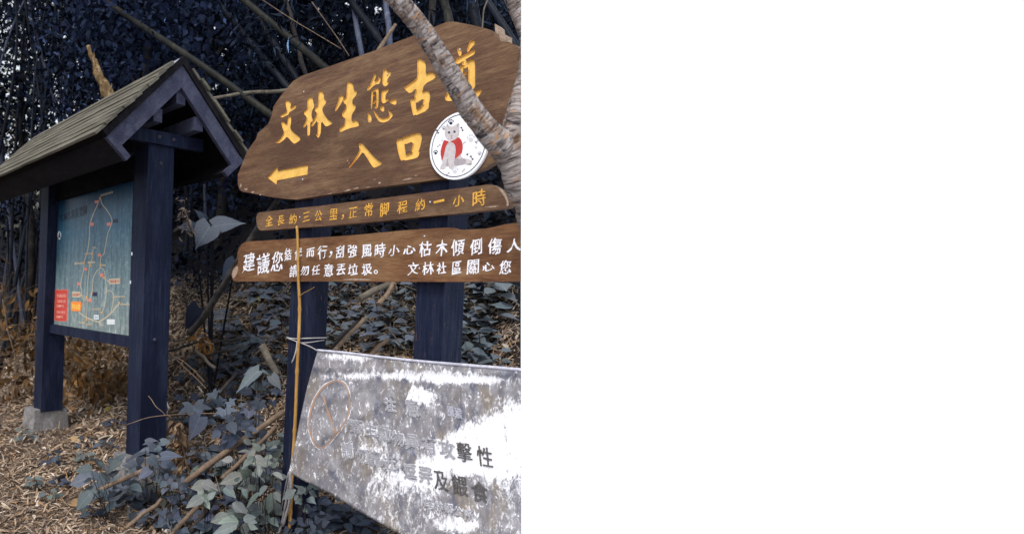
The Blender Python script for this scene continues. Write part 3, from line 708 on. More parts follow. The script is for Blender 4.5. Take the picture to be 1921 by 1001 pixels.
    patch([[(934,351),(941,355),(948,364),(954,377),(954.5,385),(950,387),(951,379),(946,368),(940,360)], [(905,389),(925,386),(940,386),(925,389)]], b2)
    b3 = plank('advice_board', q([(14,650),(18,625),(30,600),(55,575),(60,555),(52,535),(54,505),(64,470),(80,448),(100,434),(128,428),(430,411),(600,402),(800,388),(1000,370),(1100,360),(1250,348),(1430,338),(1455,339),(1490,349),(1530,352),(1580,350),(1680,344),(1740,333),(1800,318),(1860,309),(1930,303),(1930,690),(1400,693),(1000,692),(600,690),(200,690),(45,690),(26,684)]), MAT['sign_r'],
        [('建',130,568,76,126,-.06),('議',224,572,80,134,-.06),('您',315,560,72,122,-.06),('結',386,514,46,80,-.06),('伴',455,508,46,84,-.06),('而',533,502,50,58,-.06),('行',611,500,60,84,-.06),('，',666,512,18,44,-.06),('刮',727,496,52,80,-.06),('強',809,490,60,82,-.05),('風',902,490,68,84,-.05),('時',990,486,70,98,-.05),('小',1080,488,68,66,-.04),('心',1180,482,78,62,-.04),('枯',1286,474,76,96,-.04),('木',1392,472,80,104,-.03),('傾',1500,468,84,102,-.03),('倒',1617,464,78,112,-.03),('傷',1742,460,90,112,-.03),('人',1868,452,92,86,-.02),
         ('請',421,622,50,78,-.02),('勿',496,620,54,68,-.02),('任',568,617,52,66,-.02),('意',652,616,60,82,-.02),('丟',733,612,58,74,-.02),('垃',812,612,64,72,-.02),('圾',902,610,68,76,-.02),('文',1206,606,72,82,-.01),('林',1302,604,76,86,-.01),('社',1392,604,60,82,-.01),('區',1491,600,62,86,-.01),('關',1598,596,74,94,-.01),('心',1701,594,84,60,-.01),('您',1810,596,76,90,-.01)], MAT['white'], 0.014)
    screws([(787,503),(796.5,443)], b3)
    patch([[(435.5,514),(437,507),(444,499),(447,500),(446,509),(441,520),(436.5,522)], [(640,524),(655,522.5),(672,522),(700,523.5),(690,525.5),(655,525.5)]], b3)
    bm = bmesh.new(); c_ = [(962+13*math.cos(k*.5236), 628+14*math.sin(k*.5236)) for k in range(12)]; c2 = [(962+7*math.cos(k*.5236), 628+8*math.sin(k*.5236)) for k in range(12)]
    a_ = [bm.verts.new((*P0(*p), .0012)) for p in q(c_)]; b_ = [bm.verts.new((*P0(*p), .0012)) for p in q(c2)]
    for k in range(12): bm.faces.new((a_[k], a_[(k+1) % 12], b_[(k+1) % 12], b_[k]))
    bm_link('full_stop', bm, MAT['white'], b3)
    return root
build_sign()

# ------------------------------------------------------------------ round cat plaque
def build_plaque():
    root = empty('round_plaque', S.m)
    tag(root, 'round white plaque showing a pale cat in a red cape, fixed to the sign', 'plaque')
    z8 = zc(780,180,4.55); TH = .0125
    P = lambda p: S.hit(*z8(p), TH)
    c = S.hit(*z8((357,425)), TH); r = abs(S.hit(*z8((357,140)), TH)[1]-S.hit(*z8((357,710)), TH)[1])/2
    circ = lambda rr, n=64: [(c[0]+rr*math.cos(k*2*math.pi/n), c[1]+rr*math.sin(k*2*math.pi/n)) for k in range(n)]
    bm = bmesh.new(); bm_prism(bm, circ(r), 0.0006, TH)
    es = [e for e in bm.edges if len(e.link_faces) == 2 and e.calc_face_angle(0) > 1.2]
    bmesh.ops.bevel(bm, geom=es, offset=.003, segments=2, affect='EDGES')
    disc = bm_link('disc', bm, m_flat('plaque_white', (0.80,0.80,0.84), 0.4, 0.05, 40), root)
    navy = m_flat('plaque_navy', (0.02,0.025,0.06), 0.5, 0.1); grey = m_flat('plaque_grey', (0.27,0.27,0.33), 0.5, 0.1); lgrey = m_flat('plaque_light_grey', (0.55,0.55,0.60), 0.5, 0.05)
    bm = bmesh.new(); a = [bm.verts.new((*p, TH+.0006)) for p in circ(r*.930)]; b = [bm.verts.new((*p, TH+.0006)) for p in circ(r*.905)]
    for k in range(64): bm.faces.new((a[k], a[(k+1) % 64], b[(k+1) % 64], b[k]))
    bm_link('ring', bm, navy, root)
    def flat(name, polys, mat, z, par=root, rnd=1):
        bm = bmesh.new()
        for i, p in enumerate(polys): bm_prism(bm, rounded([P(x) for x in p], rnd), TH+.0002, TH+z+i*3e-6)
        return bm_link(name, bm, mat, par)
    el = lambda x, y, a, b, n=10: [(x+a*math.cos(k*2*math.pi/n), y+b*math.sin(k*2*math.pi/n)) for k in range(n)]
    def paw(x, y, s): return [el(x, y+s*.3, s*.55, s*.5)]+[el(x+dx*s, y+dy*s, s*.2, s*.29) for dx, dy in ((-.72,-.2),(-.28,-.68),(.28,-.74),(.74,-.32))]
    def bone(x, y, s, a):
        ca, sa = math.cos(a), math.sin(a); R = lambda u, v: (x+u*ca-v*sa, y+u*sa+v*ca)
        return [[R(-s*.6,-s*.12), R(s*.6,-s*.12), R(s*.6,s*.12), R(-s*.6,s*.12)]]+[el(*R(u*s*.7, v*s*.2), s*.24, s*.24, 8) for u in (-1, 1) for v in (-1, 1)]
    for mat, lst in ((navy, [('p',300,225,26),('p',170,482,22),('b',395,282,20,1.1),('b',185,305,20,1.0),('b',478,528,22,1.0),('p',440,500,11)]), (grey, [('p',240,275,20),('p',455,248,20),('b',197,425,18,-.7),('b',530,382,30,-.75),('p',545,492,18),('b',408,635,18,-.9),('b',275,665,18,-.7),('b',415,400,14,-.7)]), (lgrey, [('p',470,362,38),('p',335,635,32),('p',225,378,13),('p',515,440,14)])):
        for it in lst:
            nm = 'paw_print' if it[0] == 'p' else 'bone_print'
            flat(nm, paw(*it[1:]) if it[0] == 'p' else bone(*it[1:]), mat, .0008)
    fur = m_flat('pale_fur_print', (0.50,0.46,0.47), 0.5, 0.16, 90); fur2 = m_flat('shaded_fur_print', (0.34,0.31,0.33), 0.5, 0.12, 90); red = m_flat('cape_print', (0.42,0.045,0.04), 0.5, 0.18, 60)
    cat = flat('cat_picture', [[(300,380),(345,375),(375,470),(395,530),(440,535),(475,548),(484,565),(478,588),(455,592),(425,582),(380,590),(330,600),(322,620),(285,622),(282,600),(260,598),(247,625),(207,627),(213,600),(235,560),(240,480),(262,390)],
        [(265,228),(288,262),(330,258),(372,222),(373,290),(370,335),(348,368),(305,385),(264,370),(246,330),(250,290),(260,262)]], fur, .0008)
    flat('fur_shading', [[(258,600),(270,520),(283,600)], [(325,545),(395,532),(430,545),(425,580),(330,598)], [(430,582),(470,572),(480,584),(455,591)], [(270,238),(285,264),(272,268)], [(366,232),(350,262),(366,268)]], fur2, .0011, cat)
    cape = flat('cape', [[(243,375),(262,382),(292,388),(262,430),(245,500),(226,565),(210,485),(225,420)], [(288,388),(330,378),(365,348),(392,380),(404,430),(392,495),(345,545),(330,545),(340,470),(334,420),(318,398)]], red, .0013, cat)
    trim = bmesh.new()
    for pts in ([(290,392),(262,432),(247,500),(228,560)], [(318,400),(334,425),(340,470),(333,540),(365,520),(390,495)]):
        sm = smooth_path(pts, 20)
        for i in range(len(sm)-1):
            d = sm[i+1]-sm[i]; n_ = np.array([-d[1], d[0]]); n_ = n_/np.linalg.norm(n_)*2.2
            trim.faces.new([trim.verts.new((*P(tuple(x)), TH+.0017)) for x in (sm[i]+n_, sm[i+1]+n_, sm[i+1]-n_, sm[i]-n_)])
    bm_link('cape_trim', trim, lgrey, cat)
    flat('eye', [el(285,312,10,11), el(332,306,10,11)], m_flat('eye_print', (0.05,0.055,0.08), 0.4, 0.1), .0013, cat)
    flat('muzzle', [[(299,338),(314,336),(307,350)], [(305,350),(309,350),(309,362),(305,362)], [(292,368),(307,362),(322,366),(307,366)]], m_flat('nose_print', (0.30,0.20,0.20), 0.5, 0.1), .0013, cat, 0)
    flat('bell', [el(291,391,10,10)], m_flat('bell_print', (0.6,0.55,0.52), 0.5, 0.05), .0019, cat)
build_plaque()

# ------------------------------------------------------------------ banner
TOP = [(596,657),(640,661),(700,668),(780,677),(850,683),(910,688),(985,694)]
LEFT = [(596,657),(586,690),(574,735),(563,785),(553,835),(541,885)]
BOT = [(541,885),(570,901),(600,915),(640,937),(680,962),(755,1003),(850,1052),(985,1120)]
RIGHT = [(985,694),(985,800),(985,920),(985,1120)]
def build_banner():
    nx, ny = 120, 80
    t, l, b, r = smooth_path(TOP, nx+1), smooth_path(LEFT, ny+1), smooth_path(BOT, nx+1), smooth_path(RIGHT, ny+1)
    def zz(px, py):
        u = (px-540)/440; v = (py-657)/340
        z = 0.045+0.045*math.sin(math.pi*min(max(u, 0), 1.2))*min(max(v, 0), 1)
        z += 0.009*mnoise.noise(Vector((u*6+v*3, v*2.5, 0)))+0.005*mnoise.noise(Vector((u*16+v*10, v*7, 4)))
        z += 0.005*math.sin(9*(u*0.8+v*1.6))*math.exp(-((v-.12)/.12)**2)
        z += 0.004*math.exp(-((v-.09-.04*u)/.018)**2)
        for c_, k_, sg_ in ((.42,.006,.022),(.60,.007,.03),(.80,.005,.018),(1.02,.008,.03)): z += k_*math.exp(-((v+u*.75-c_+.03*mnoise.noise(Vector((u*5, c_*9, 0))))/sg_)**2)*max(0, 1-abs(u-.25)/.45)
        for c_, k_ in ((.55,.006),(.72,.005),(.9,.007)): z += k_*math.exp(-((u-c_-.10*v)/.014)**2)*max(0, min(1, 1.3-v*1.6))
        return z
    bm = bmesh.new(); uvl = bm.loops.layers.uv.verify(); g = []
    for i in range(nx+1):
        a = i/nx; row = []
        for j in range(ny+1):
            c = j/ny
            p = (1-c)*t[i]+c*b[i]+(1-a)*l[j]+a*r[j]-((1-a)*(1-c)*t[0]+a*(1-c)*t[-1]+(1-a)*c*b[0]+a*c*b[-1])
            z = zz(*p); row.append((bm.verts.new((*S.hit(p[0], p[1], z), z)), (p[0]/1000, p[1]/1000)))
        g.append(row)
    for i in range(nx):
        for j in range(ny):
            q = (g[i][j], g[i][j+1], g[i+1][j+1], g[i+1][j]); f = bm.faces.new([x[0] for x in q]); f.smooth = True
            for lp, x in zip(f.loops, q): lp[uvl].uv = x[1]
    clip_bm(bm, S.m, False)
    ext = bmesh.ops.extrude_face_region(bm, geom=bm.faces[:]+bm.edges[:]+bm.verts[:])
    bmesh.ops.translate(bm, verts=[v for v in ext['geom'] if isinstance(v, bmesh.types.BMVert)], vec=(0, 0, -.002))
    m, t_, bs = node_mat('flaking_painted_cloth', 0.6, 0.25)
    uv = t_.nodes.new('ShaderNodeTexCoord'); sp_ = t_.nodes.new('ShaderNodeSeparateXYZ'); t_.links.new(uv.outputs['UV'], sp_.inputs[0])
    n1 = noise_node(t_, 9, 4, 0.6, (1,1,1), 'UV', (.3,.2,0)); n2 = noise_node(t_, 85, 9, 0.80, (1.25,.6,1), 'UV', dist=.8); n3 = noise_node(t_, 24, 6, 0.7, (1.2,.7,1), 'UV', (1,1,0), .8)
    def spot(cx, cy, rx, ry):
        vm = t_.nodes.new('ShaderNodeVectorMath'); vm.operation = 'SUBTRACT'; vm.inputs[1].default_value = (cx/1000, cy/1000, 0); t_.links.new(uv.outputs['UV'], vm.inputs[0])
        v2 = t_.nodes.new('ShaderNodeVectorMath'); v2.operation = 'MULTIPLY'; v2.inputs[1].default_value = (1000/rx, 1000/ry, 0); t_.links.new(vm.outputs[0], v2.inputs[0])
        ln = t_.nodes.new('ShaderNodeVectorMath'); ln.operation = 'LENGTH'; t_.links.new(v2.outputs[0], ln.inputs[0])
        r_ = t_.nodes.new('ShaderNodeMapRange'); r_.inputs[1].default_value = 1.5; r_.inputs[2].default_value = 0.3; t_.links.new(ln.outputs['Value'], r_.inputs[0]); return r_.outputs[0]
    def madd(x, k, y):
        n = t_.nodes.new('ShaderNodeMath'); n.operation = 'MULTIPLY_ADD'; t_.links.new(x, n.inputs[0]); n.inputs[1].default_value = k
        if isinstance(y, float): n.inputs[2].default_value = y
        else: t_.links.new(y, n.inputs[2])
        return n.outputs[0]
    v = madd(n2, 0.95, madd(n1, 0.42, madd(n3, 0.55, -0.50)))
    for cx, cy, rx, ry, k in ((915,835,75,42,.50),(850,870,60,45,.30),(965,790,40,60,.28),(785,745,28,20,.42),(740,705,230,10,.26),(905,716,90,9,.30),(640,668,60,9,.22),(760,900,60,35,.20),(950,880,40,40,.25),(610,760,45,90,-.14),(690,745,60,35,-.16),(800,790,50,25,-.14),(930,725,70,26,-.20),(720,960,120,35,.08),(860,985,40,14,.30),(700,800,50,25,.13),(700,850,60,22,.13)): v = madd(spot(cx, cy, rx, ry), k, v)
    fl = noise_node(t_, 120, 7, .75, (1.3,.55,1), 'UV', (6,3,0), 1.0)
    fm = t_.nodes.new('ShaderNodeMath'); fm.operation = 'MULTIPLY'; t_.links.new(thresh(t_, fl, .565, .61), fm.inputs[0]); t_.links.new(thresh(t_, n3, .40, .52), fm.inputs[1])
    wm = t_.nodes.new('ShaderNodeMath'); wm.operation = 'MAXIMUM'; t_.links.new(thresh(t_, v, 0.56, 0.68), wm.inputs[0]); t_.links.new(fm.outputs[0], wm.inputs[1])
    dkf = noise_node(t_, 95, 7, .78, (1.2,.6,1), 'UV', (2,8,0), 1.0)
    ws = t_.nodes.new('ShaderNodeMath'); ws.operation = 'SUBTRACT'; ws.use_clamp = True; t_.links.new(wm.outputs[0], ws.inputs[0]); t_.links.new(thresh(t_, dkf, .58, .64), ws.inputs[1]); wht = ws.outputs[0]
    base = ramp_node(t_, [(0.34, (0.09,0.10,0.15)), (0.5, (0.20,0.19,0.205)), (0.66, (0.30,0.29,0.315))]); t_.links.new(n3, base.inputs[0])
    brn = noise_node(t_, 13, 5, 0.65, (1.3,.6,1), 'UV', (4,4,0))
    bc = mixc(t_, thresh(t_, brn, 0.50, 0.66), base.outputs[0], (0.22,0.185,0.15))
    pale = noise_node(t_, 40, 6, 0.7, (1.3,.7,1), 'UV', (8,2,0)); bc = mixc(t_, thresh(t_, pale, .52, .75), bc, (0.40,0.40,0.44))
    t_.links.new(mixc(t_, wht, bc, (0.80,0.80,0.85)), bs.inputs['Base Color'])
    bump(t_, bs, n2, 0.25, .003)
    root = bm_link('weathered_banner', bm, m, None, S.m)
    tag(root, 'flaking grey and white cloth banner tied across the front of the sign posts', 'banner')
    # hem rope along the top
    hem = bmesh.new(); pts = [Vector((*S.hit(p[0], p[1]-.5, zz(p[0], p[1])), zz(p[0], p[1]))) for p in smooth_path(TOP, 60)]
    bm_tube(hem, pts, .0055, 8, .1); bm_link('hem', hem, m_flat('hem_cloth', (0.46,0.46,0.54), 0.7, 0.35, 50), root, clip=True, cm=S.m)
    # lettering: grey characters, some with white outlines
    P = lambda px, py: S.hit(px, py, zz(px, py))
    z6 = zc(620,680,3.119)
    def worn(nm, c1, c2):
        m_, tt, bb = node_mat(nm, .7, .1); g_ = noise_node(tt, 38, 8, .8); tt.links.new(mixc(tt, thresh(tt, g_, .47, .56), c1, c2), bb.inputs['Base Color']); return m_
    dark = m_flat('banner_dark_ink', (0.095,0.088,0.09), 0.7, 0.35, 60); grey = worn('banner_grey_ink', (0.25,0.25,0.28), (0.36,0.35,0.38)); edge = worn('banner_white_edge', (0.70,0.70,0.76), (0.24,0.235,0.25))
    G_ = [('注',350,245,66,78),('意',480,262,78,98),('野',150,372,72,74),('生',236,388,74,80),('動',318,412,74,86),('物',398,440,66,84),('具',480,462,80,86),('有',580,482,84,100),('攻',684,505,86,104),('請',102,510,66,92),('勿',188,538,76,92),('靠',262,560,78,92),('近',345,585,72,80),('逗',468,636,76,92),('弄',558,655,78,92)]
    D_ = [('擊',786,522,88,112),('性',905,548,90,116),('及',648,690,80,110),('餵',757,715,90,116),('食',875,752,96,118)]
    S_ = [('芎',578,826,52,58),('林',636,838,50,56),('鄉',692,852,54,60),('公',748,868,52,56),('所',812,890,56,64)]
    for nm, lst, mt, bo, z1_ in (('letter_outline', G_+S_, edge, .05, .0030), ('lettering', G_, grey, .022, .0040), ('dark_lettering', D_, dark, .004, .0044), ('small_lettering', S_, grey, .015, .0040), ('faded_lettering', [('獼',705,283,40,60),('猴',750,295,44,62)], m_flat('banner_pale_ink', (0.36,0.37,0.43), 0.7, 0.3, 120), .03, .0030)):
        bm = bmesh.new()
        for ch, cx, cy, w, h in lst:
            p = z6((cx, cy)); k = 1.07 if nm == 'letter_outline' else 1.0
            bm_glyph(bm, ch, P, p[0], p[1], w/3.119*k, h/3.119*k, .17, lean=-.10, bold=bo, wob=.03, z0=.0002, z1=z1_, zf=zz)
        bm_link(nm, bm, mt, root, clip=True, cm=S.m, fill=False)
    # prohibition sign: white-edged orange ring and bar
    z5 = zc(500,620,2.627)
    ringp = [(345,240),(390,265),(412,330),(410,400),(385,455),(345,510),(280,578),(235,555),(210,480),(215,400),(240,330),(285,270),(345,240)]
    def band(pts, w, off, zt, mt, nm, n=90):
        pp = smooth_path([z5(p) for p in pts], n); bm = bmesh.new(); c = pp.mean(0); va = []; vb = []
        for i, p in enumerate(pp):
            d = pp[min(i+1, n-1)]-pp[max(i-1, 0)]; d = d/np.linalg.norm(d); n_ = np.array([-d[1], d[0]])
            if len(pts) > 4 and n_ @ (p-c) < 0: n_ = -n_
            ww = w*(0.75+.5*abs(mnoise.noise(Vector((i*.21, w, 0))))*1.4)
            for arr, o_ in ((va, off-ww/2), (vb, off+ww/2)):
                q = p+n_*o_; arr.append(bm.verts.new((*S.hit(q[0], q[1], zz(*q)), zz(*q)+zt)))
        for i in range(n-1): bm.faces.new((va[i], va[i+1], vb[i+1], vb[i]))
        bm_link(nm, bm, mt, root)
    band(ringp, 1.7, 1.6, .0012, edge, 'prohibition_ring_edge'); orange = worn('faded_orange_paint', (0.40,0.235,0.155), (0.30,0.25,0.22))
    band(ringp, 3.4, -1.2, .0015, orange, 'prohibition_ring'); band([(280,318),(300,385),(345,512)], 4.2, 0, .0018, orange, 'prohibition_bar', 24)
    # ties
    tie = bmesh.new(); zt = -.03
    def loc(px, py, z): return Vector((*S.hit(px, py, z), z))
    bm_tube(tie, smooth_path([tuple(loc(597,658,.045)), tuple(loc(578,648,.015)), tuple(loc(556,640,-.02)), tuple(loc(540,634,-.03))], 14), .0026, 6)
    bm_tube(tie, smooth_path([tuple(loc(538,633,-.036)), tuple(loc(555,635,-.028)), tuple(loc(576,634,-.028)), tuple(loc(613,633,-.17))], 14), .003, 6)
    bm_tube(tie, smooth_path([tuple(loc(538,632,-.036)), tuple(loc(560,641,-.028)), tuple(loc(578,642,-.028)), tuple(loc(611,637,-.17))], 14), .0025, 6)
    bm_tube(tie, smooth_path([tuple(loc(557,640,-.01)), tuple(loc(556,655,0)), tuple(loc(551,672,.004)), tuple(loc(547,680,.0))], 10), .0035, 6, .4)
    bm_link('tie_cord', tie, MAT['cord'], root)
    tie = bmesh.new(); rr = random.Random(2)
    bm_tube(tie, smooth_path([tuple(loc(543,884,.045)), tuple(loc(542,900,.03)), tuple(loc(538,930,.02)), tuple(loc(530,975,.02)), tuple(loc(522,1003,.03))], 18), .006, 6, .5)
    bm_tube(tie, smooth_path([tuple(loc(544,884,.05)), tuple(loc(546,915,.04)), tuple(loc(541,950,.03)), tuple(loc(530,985,.04))], 18), .008, 6, .5)
    bm_tube(tie, smooth_path([tuple(loc(541,886,.045)), tuple(loc(533,925,.03)), tuple(loc(527,960,.02))], 14), .0035, 6, .4)
    bm_link('frayed_tie', tie, m_flat('frayed_cord', (0.24,0.225,0.23), 0.9, 0.3, 90), root)
build_banner()

# ------------------------------------------------------------------ bamboo cane against the left post
def build_cane():
    pts = [(557,424),(558,440),(559,480),(560,530),(562,575),(560,640),(557,700),(555,760),(552,820),(548,880),(546,940),(543,990)]
    zs = [.010,.011,.012,.012,.012,-.018,-.02,-.02,-.02,-.02,-.02,-.02]; zs = [.012]*5+[.008,.006,.004,.002,0,0,0]
    w = [tuple(S.m @ Vector((*S.hit(p[0], p[1], z), z))) for p, z in zip(pts, zs)]
    sm = smooth_path(w, 90); nodes = [2, 17, 33, 48, 63, 74, 84]
    rad = [0.0062+0.0024*i/90+(.0022 if i in nodes else 0) for i in range(90)]
    bm = bmesh.new(); bm_tube(bm, sm, rad, 8, .05)
    o = bm_link('bamboo_cane', bm, MAT['cane']); tag(o, 'thin yellow bamboo cane standing in front of the left sign post', 'cane')
    bm = bmesh.new(); p = [S.m @ Vector((*S.hit(*q_, .02), .02)) for q_ in ((561,556),(570,549),(582,543),(590,538))]; bm_tube(bm, smooth_path([tuple(x) for x in p], 10), [.0022-.00015*i for i in range(10)], 5)
    bm_link('side_twig', bm, MAT['cane'], o)
build_cane()

# ------------------------------------------------------------------ tree in front of the sign
def build_cherry():
    root = empty('cherry_tree', loc=pt(990, 900, 1.85)); root.location.z = 0
    tag(root, 'tree with pale peeling bark forking in front of the sign', 'tree')
    bpy.context.view_layer.update(); inv = root.matrix_world.inverted()
    def limb(name, rows, n, seg=28, lump=.10, parent=root):
        sm = smooth_path([(*(inv @ pt(px, py, d)), r) for px, py, d, r in rows], n)
        rad = [r[3] for r in sm]
        bm = bmesh.new(); bm_tube(bm, [r[:3] for r in sm], rad, seg, lump)
        return bm_link(name, bm, MAT['bark'], parent, smooth=True, clip=True, cm=root.matrix_world)
    R = lambda w, d: w*d/F
    limb('trunk', [(1110,1000,1.95,R(66,1.95)),(1078,620,1.9,R(60,1.9)),(1042,450,1.87,R(54,1.87)),(1016,380,1.86,R(50,1.86)),(990,325,1.85,R(46,1.85)),(967,280,1.84,R(39,1.84)),(951,255,1.83,R(29,1.83))], 90)
    limb('limb', [(966,292,1.84,R(30,1.84)),(938,268,1.82,R(26,1.82)),(909,238,1.81,R(22.5,1.81)),(882,204,1.80,R(20.5,1.8)),(858,162,1.78,R(19.5,1.78)),(831,119,1.76,R(18.5,1.76)),(802,70,1.74,R(17.5,1.74)),(772,30,1.72,R(17.5,1.72)),(744,-2,1.70,R(17.5,1.7)),(690,-60,1.68,R(17,1.68))], 110)
    limb('limb', [(962,285,1.85,R(30,1.85)),(966,245,1.86,R(24,1.86)),(975,195,1.87,R(20,1.87)),(992,135,1.88,R(19,1.88)),(997,80,1.89,R(19,1.89)),(983,35,1.9,R(19,1.9)),(962,-15,1.9,R(19,1.9)),(935,-70,1.9,R(18,1.9))], 100)
build_cherry()

# ================================================================== GROUND LITTER, UNDERGROWTH, FOREST
def sample_ground(n, y0, y1, pxlo=-140, pxhi=990, pylo=380, w_lim=(-9, 99)):
    out = []
    while sum(len(o) for o in out) < n:
        k = n*2
        d = np.sqrt(rng.uniform(y0*y0, y1*y1, k)); px = rng.uniform(pxlo, pxhi, k)
        x = (px-CX)/F*d; y = d; z = terrain(x, y)
        w = M1.x*x+M1.y*y
        py = 546-(px-CX)*-.0227*-1-(z-CAM.z)/d*F
        ok = (py > pylo) & (py < 1060) & (w > w_lim[0]) & (w < w_lim[1])
        out.append(np.stack([x, y, z], 1)[ok])
    return np.concatenate(out)[:n]
def ground_normal(P):
    e = .03; zx = (terrain(P[:,0]+e, P[:,1])-terrain(P[:,0]-e, P[:,1]))/(2*e); zy = (terrain(P[:,0], P[:,1]+e)-terrain(P[:,0], P[:,1]-e))/(2*e)
    n = np.stack([-zx, -zy, np.ones(len(P))], 1); return n/np.linalg.norm(n, axis=1, keepdims=True)
STRAW = [(.37,.265,.185), (.28,.195,.13), (.45,.35,.265), (.12,.078,.055), (.22,.165,.13), (.34,.20,.10), (.54,.45,.37)]
def litter():
    ms = []
    for n, y0, y1, lo, hi, T, wr, lift in ((17000,2.6,4.6,.022,.085,T_STRIP,(.10,.22),.008), (1800,2.6,4.6,.06,.13,T_STRIP,(.06,.12),.02), (24000,4.4,9.5,.04,.13,T_STRIP,(.08,.18),.02), (2600,2.6,4.6,.03,.09,T_LANCE,(.2,.4),.012), (6500,4.4,9.5,.04,.12,T_LANCE,(.2,.36),.025), (16000,2.6,5.5,.008,.025,T_QUAD,(.25,.6),.004)):
        P = sample_ground(n, y0, y1, w_lim=(-9, 4.3)); P = P[rng.uniform(0, 1, len(P)) > (M1.x*P[:, 0]+M1.y*P[:, 1]-4.0)/.5]; N = ground_normal(P); n = len(P)
        N = N+rng.normal(size=(n, 3))*.28; D = rng.normal(size=(n, 3)); D = D-N*(D*N).sum(1, keepdims=True)/(N*N).sum(1, keepdims=True)
        D = D/np.linalg.norm(D, axis=1, keepdims=True); D[:, 2] += rng.uniform(-.05, .25, n)
        L_ = rng.uniform(lo, hi, n)*np.clip(.7+.45*np.array([mnoise.noise(Vector(p)*2.2) for p in P]), .4, 1.3); W_ = L_*rng.uniform(*wr, n)
        P[:, 2] += rng.uniform(0.002, lift, n)*(1+rng.uniform(0, 1, n))
        c = np.array(STRAW)[rng.choice(len(STRAW), n, p=[.25,.17,.15,.18,.11,.06,.08])]*(1.08+.38*rng.uniform(-1, 1, (n, 1)))
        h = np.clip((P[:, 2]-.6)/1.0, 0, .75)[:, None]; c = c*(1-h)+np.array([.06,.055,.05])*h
        ms.append(leaf_mesh('m', P, D, N, L_, W_, c, T))
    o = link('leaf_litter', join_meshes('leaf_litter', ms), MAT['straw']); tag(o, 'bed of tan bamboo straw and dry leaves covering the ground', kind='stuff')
litter()
def dry_grass():
    """long bent straw stalks lying over the bank"""
    bm = bmesh.new(); lay = bm.verts.layers.float_color.new('Col')
    def stalk(p, d, ln, w, c, bend):
        d = Vector(d).normalized(); s = d.cross(Vector((0, .3, 1))).normalized(); prev = None
        for i in range(5):
            t = i/4; q = Vector(p)+d*ln*t+Vector((0, 0, bend*ln*(t-t*t*1.5))); ww = w*(1-.7*t)
            a, b = bm.verts.new(q+s*ww), bm.verts.new(q-s*ww)
            for v in (a, b): v[lay] = (*c, 1)
            if prev: bm.faces.new((prev[0], prev[1], b, a))
            prev = (a, b)
    zones = [(2400, (90, 245), (625, 755), .55), (1500, (-60, 110), (430, 690), .6), (900, (320, 560), (540, 800), .4), (600, (600, 975), (540, 690), .35), (500, (280, 560), (780, 1000), .3)]
    for n, (a, b), (c, d), L_ in zones:
        for _ in range(n):
            p = ground_at(random.uniform(a, b), random.uniform(c, d), 2.6, 12)
            if (p-CAM).dot(NCL) > -.25: continue
            az = random.uniform(0, 2*math.pi)
            col = random.choice(STRAW[:6]+[(.30,.17,.055),(.22,.125,.045)]*(2 if b < 260 else 0)); k = random.uniform(.55, 1.15)
            stalk(p+Vector((0, 0, .01)), (math.cos(az), math.sin(az), random.uniform(.05, .8)), L_*random.uniform(.35, 1.1), random.uniform(.0012, .0032), tuple(x*k for x in col), random.uniform(-.1, .5))
    me = bpy.data.meshes.new('dry_grass'); bm.to_mesh(me); bm.free()
    tag(link('dry_grass', me, MAT['straw']), 'tangle of long dry grass stalks on the bank', kind='stuff')
dry_grass()

def undergrowth():
    ms = []
    for n, y0, y1, wl, lo, hi, base in ((22000,4.4,16,(3.9,14),.04,.11,(.016,.021,.036)), (9000,6,24,(4.2,22),.09,.2,(.006,.008,.015))):
        P = sample_ground(n, y0, y1, pylo=-200, w_lim=wl); n = len(P)
        dens = np.array([mnoise.noise(Vector(p)*.9) for p in P]); P = P[dens > -.15]; n = len(P)
        P[:, 2] += rng.gamma(1.3, .16, n)
        N = rdir(n, 1.1); D = rdir(n, -.2)
        L_ = rng.uniform(lo, hi, n)
        ms.append(leaf_mesh('m', P, D, N, L_, L_*rng.uniform(.45, .75, n), jit(base, n, .5), T_QUAD))
    o = link('undergrowth', join_meshes('undergrowth', ms), MAT['leaf']); tag(o, 'dark mass of low leafy undergrowth on the wooded slope', kind='stuff')
undergrowth()
def frustum_cloud(n, px, py, dep, clump=.8, cut=-.05, zmin=.5):
    k = int(n*3); out = []; tot = 0
    while tot < n:
        X = rng.uniform(*px, k); Y = rng.uniform(*py, k); d = np.cbrt(rng.uniform(dep[0]**3, dep[1]**3, k))
        R = np.array(fwd)[None]+np.array(rt)[None]*((X-CX)/F)[:, None]+np.array(up)[None]*((CY-Y)/F)[:, None]
        P = np.array(CAM)[None]+R*d[:, None]
        ok = P[:, 2] > terrain(P[:, 0], P[:, 1])+zmin; P = P[ok]
        nz = np.array([mnoise.noise(Vector(p)*clump) for p in P]); P = P[nz > cut]
        out.append(P); tot += len(P)
    return np.concatenate(out)[:n]
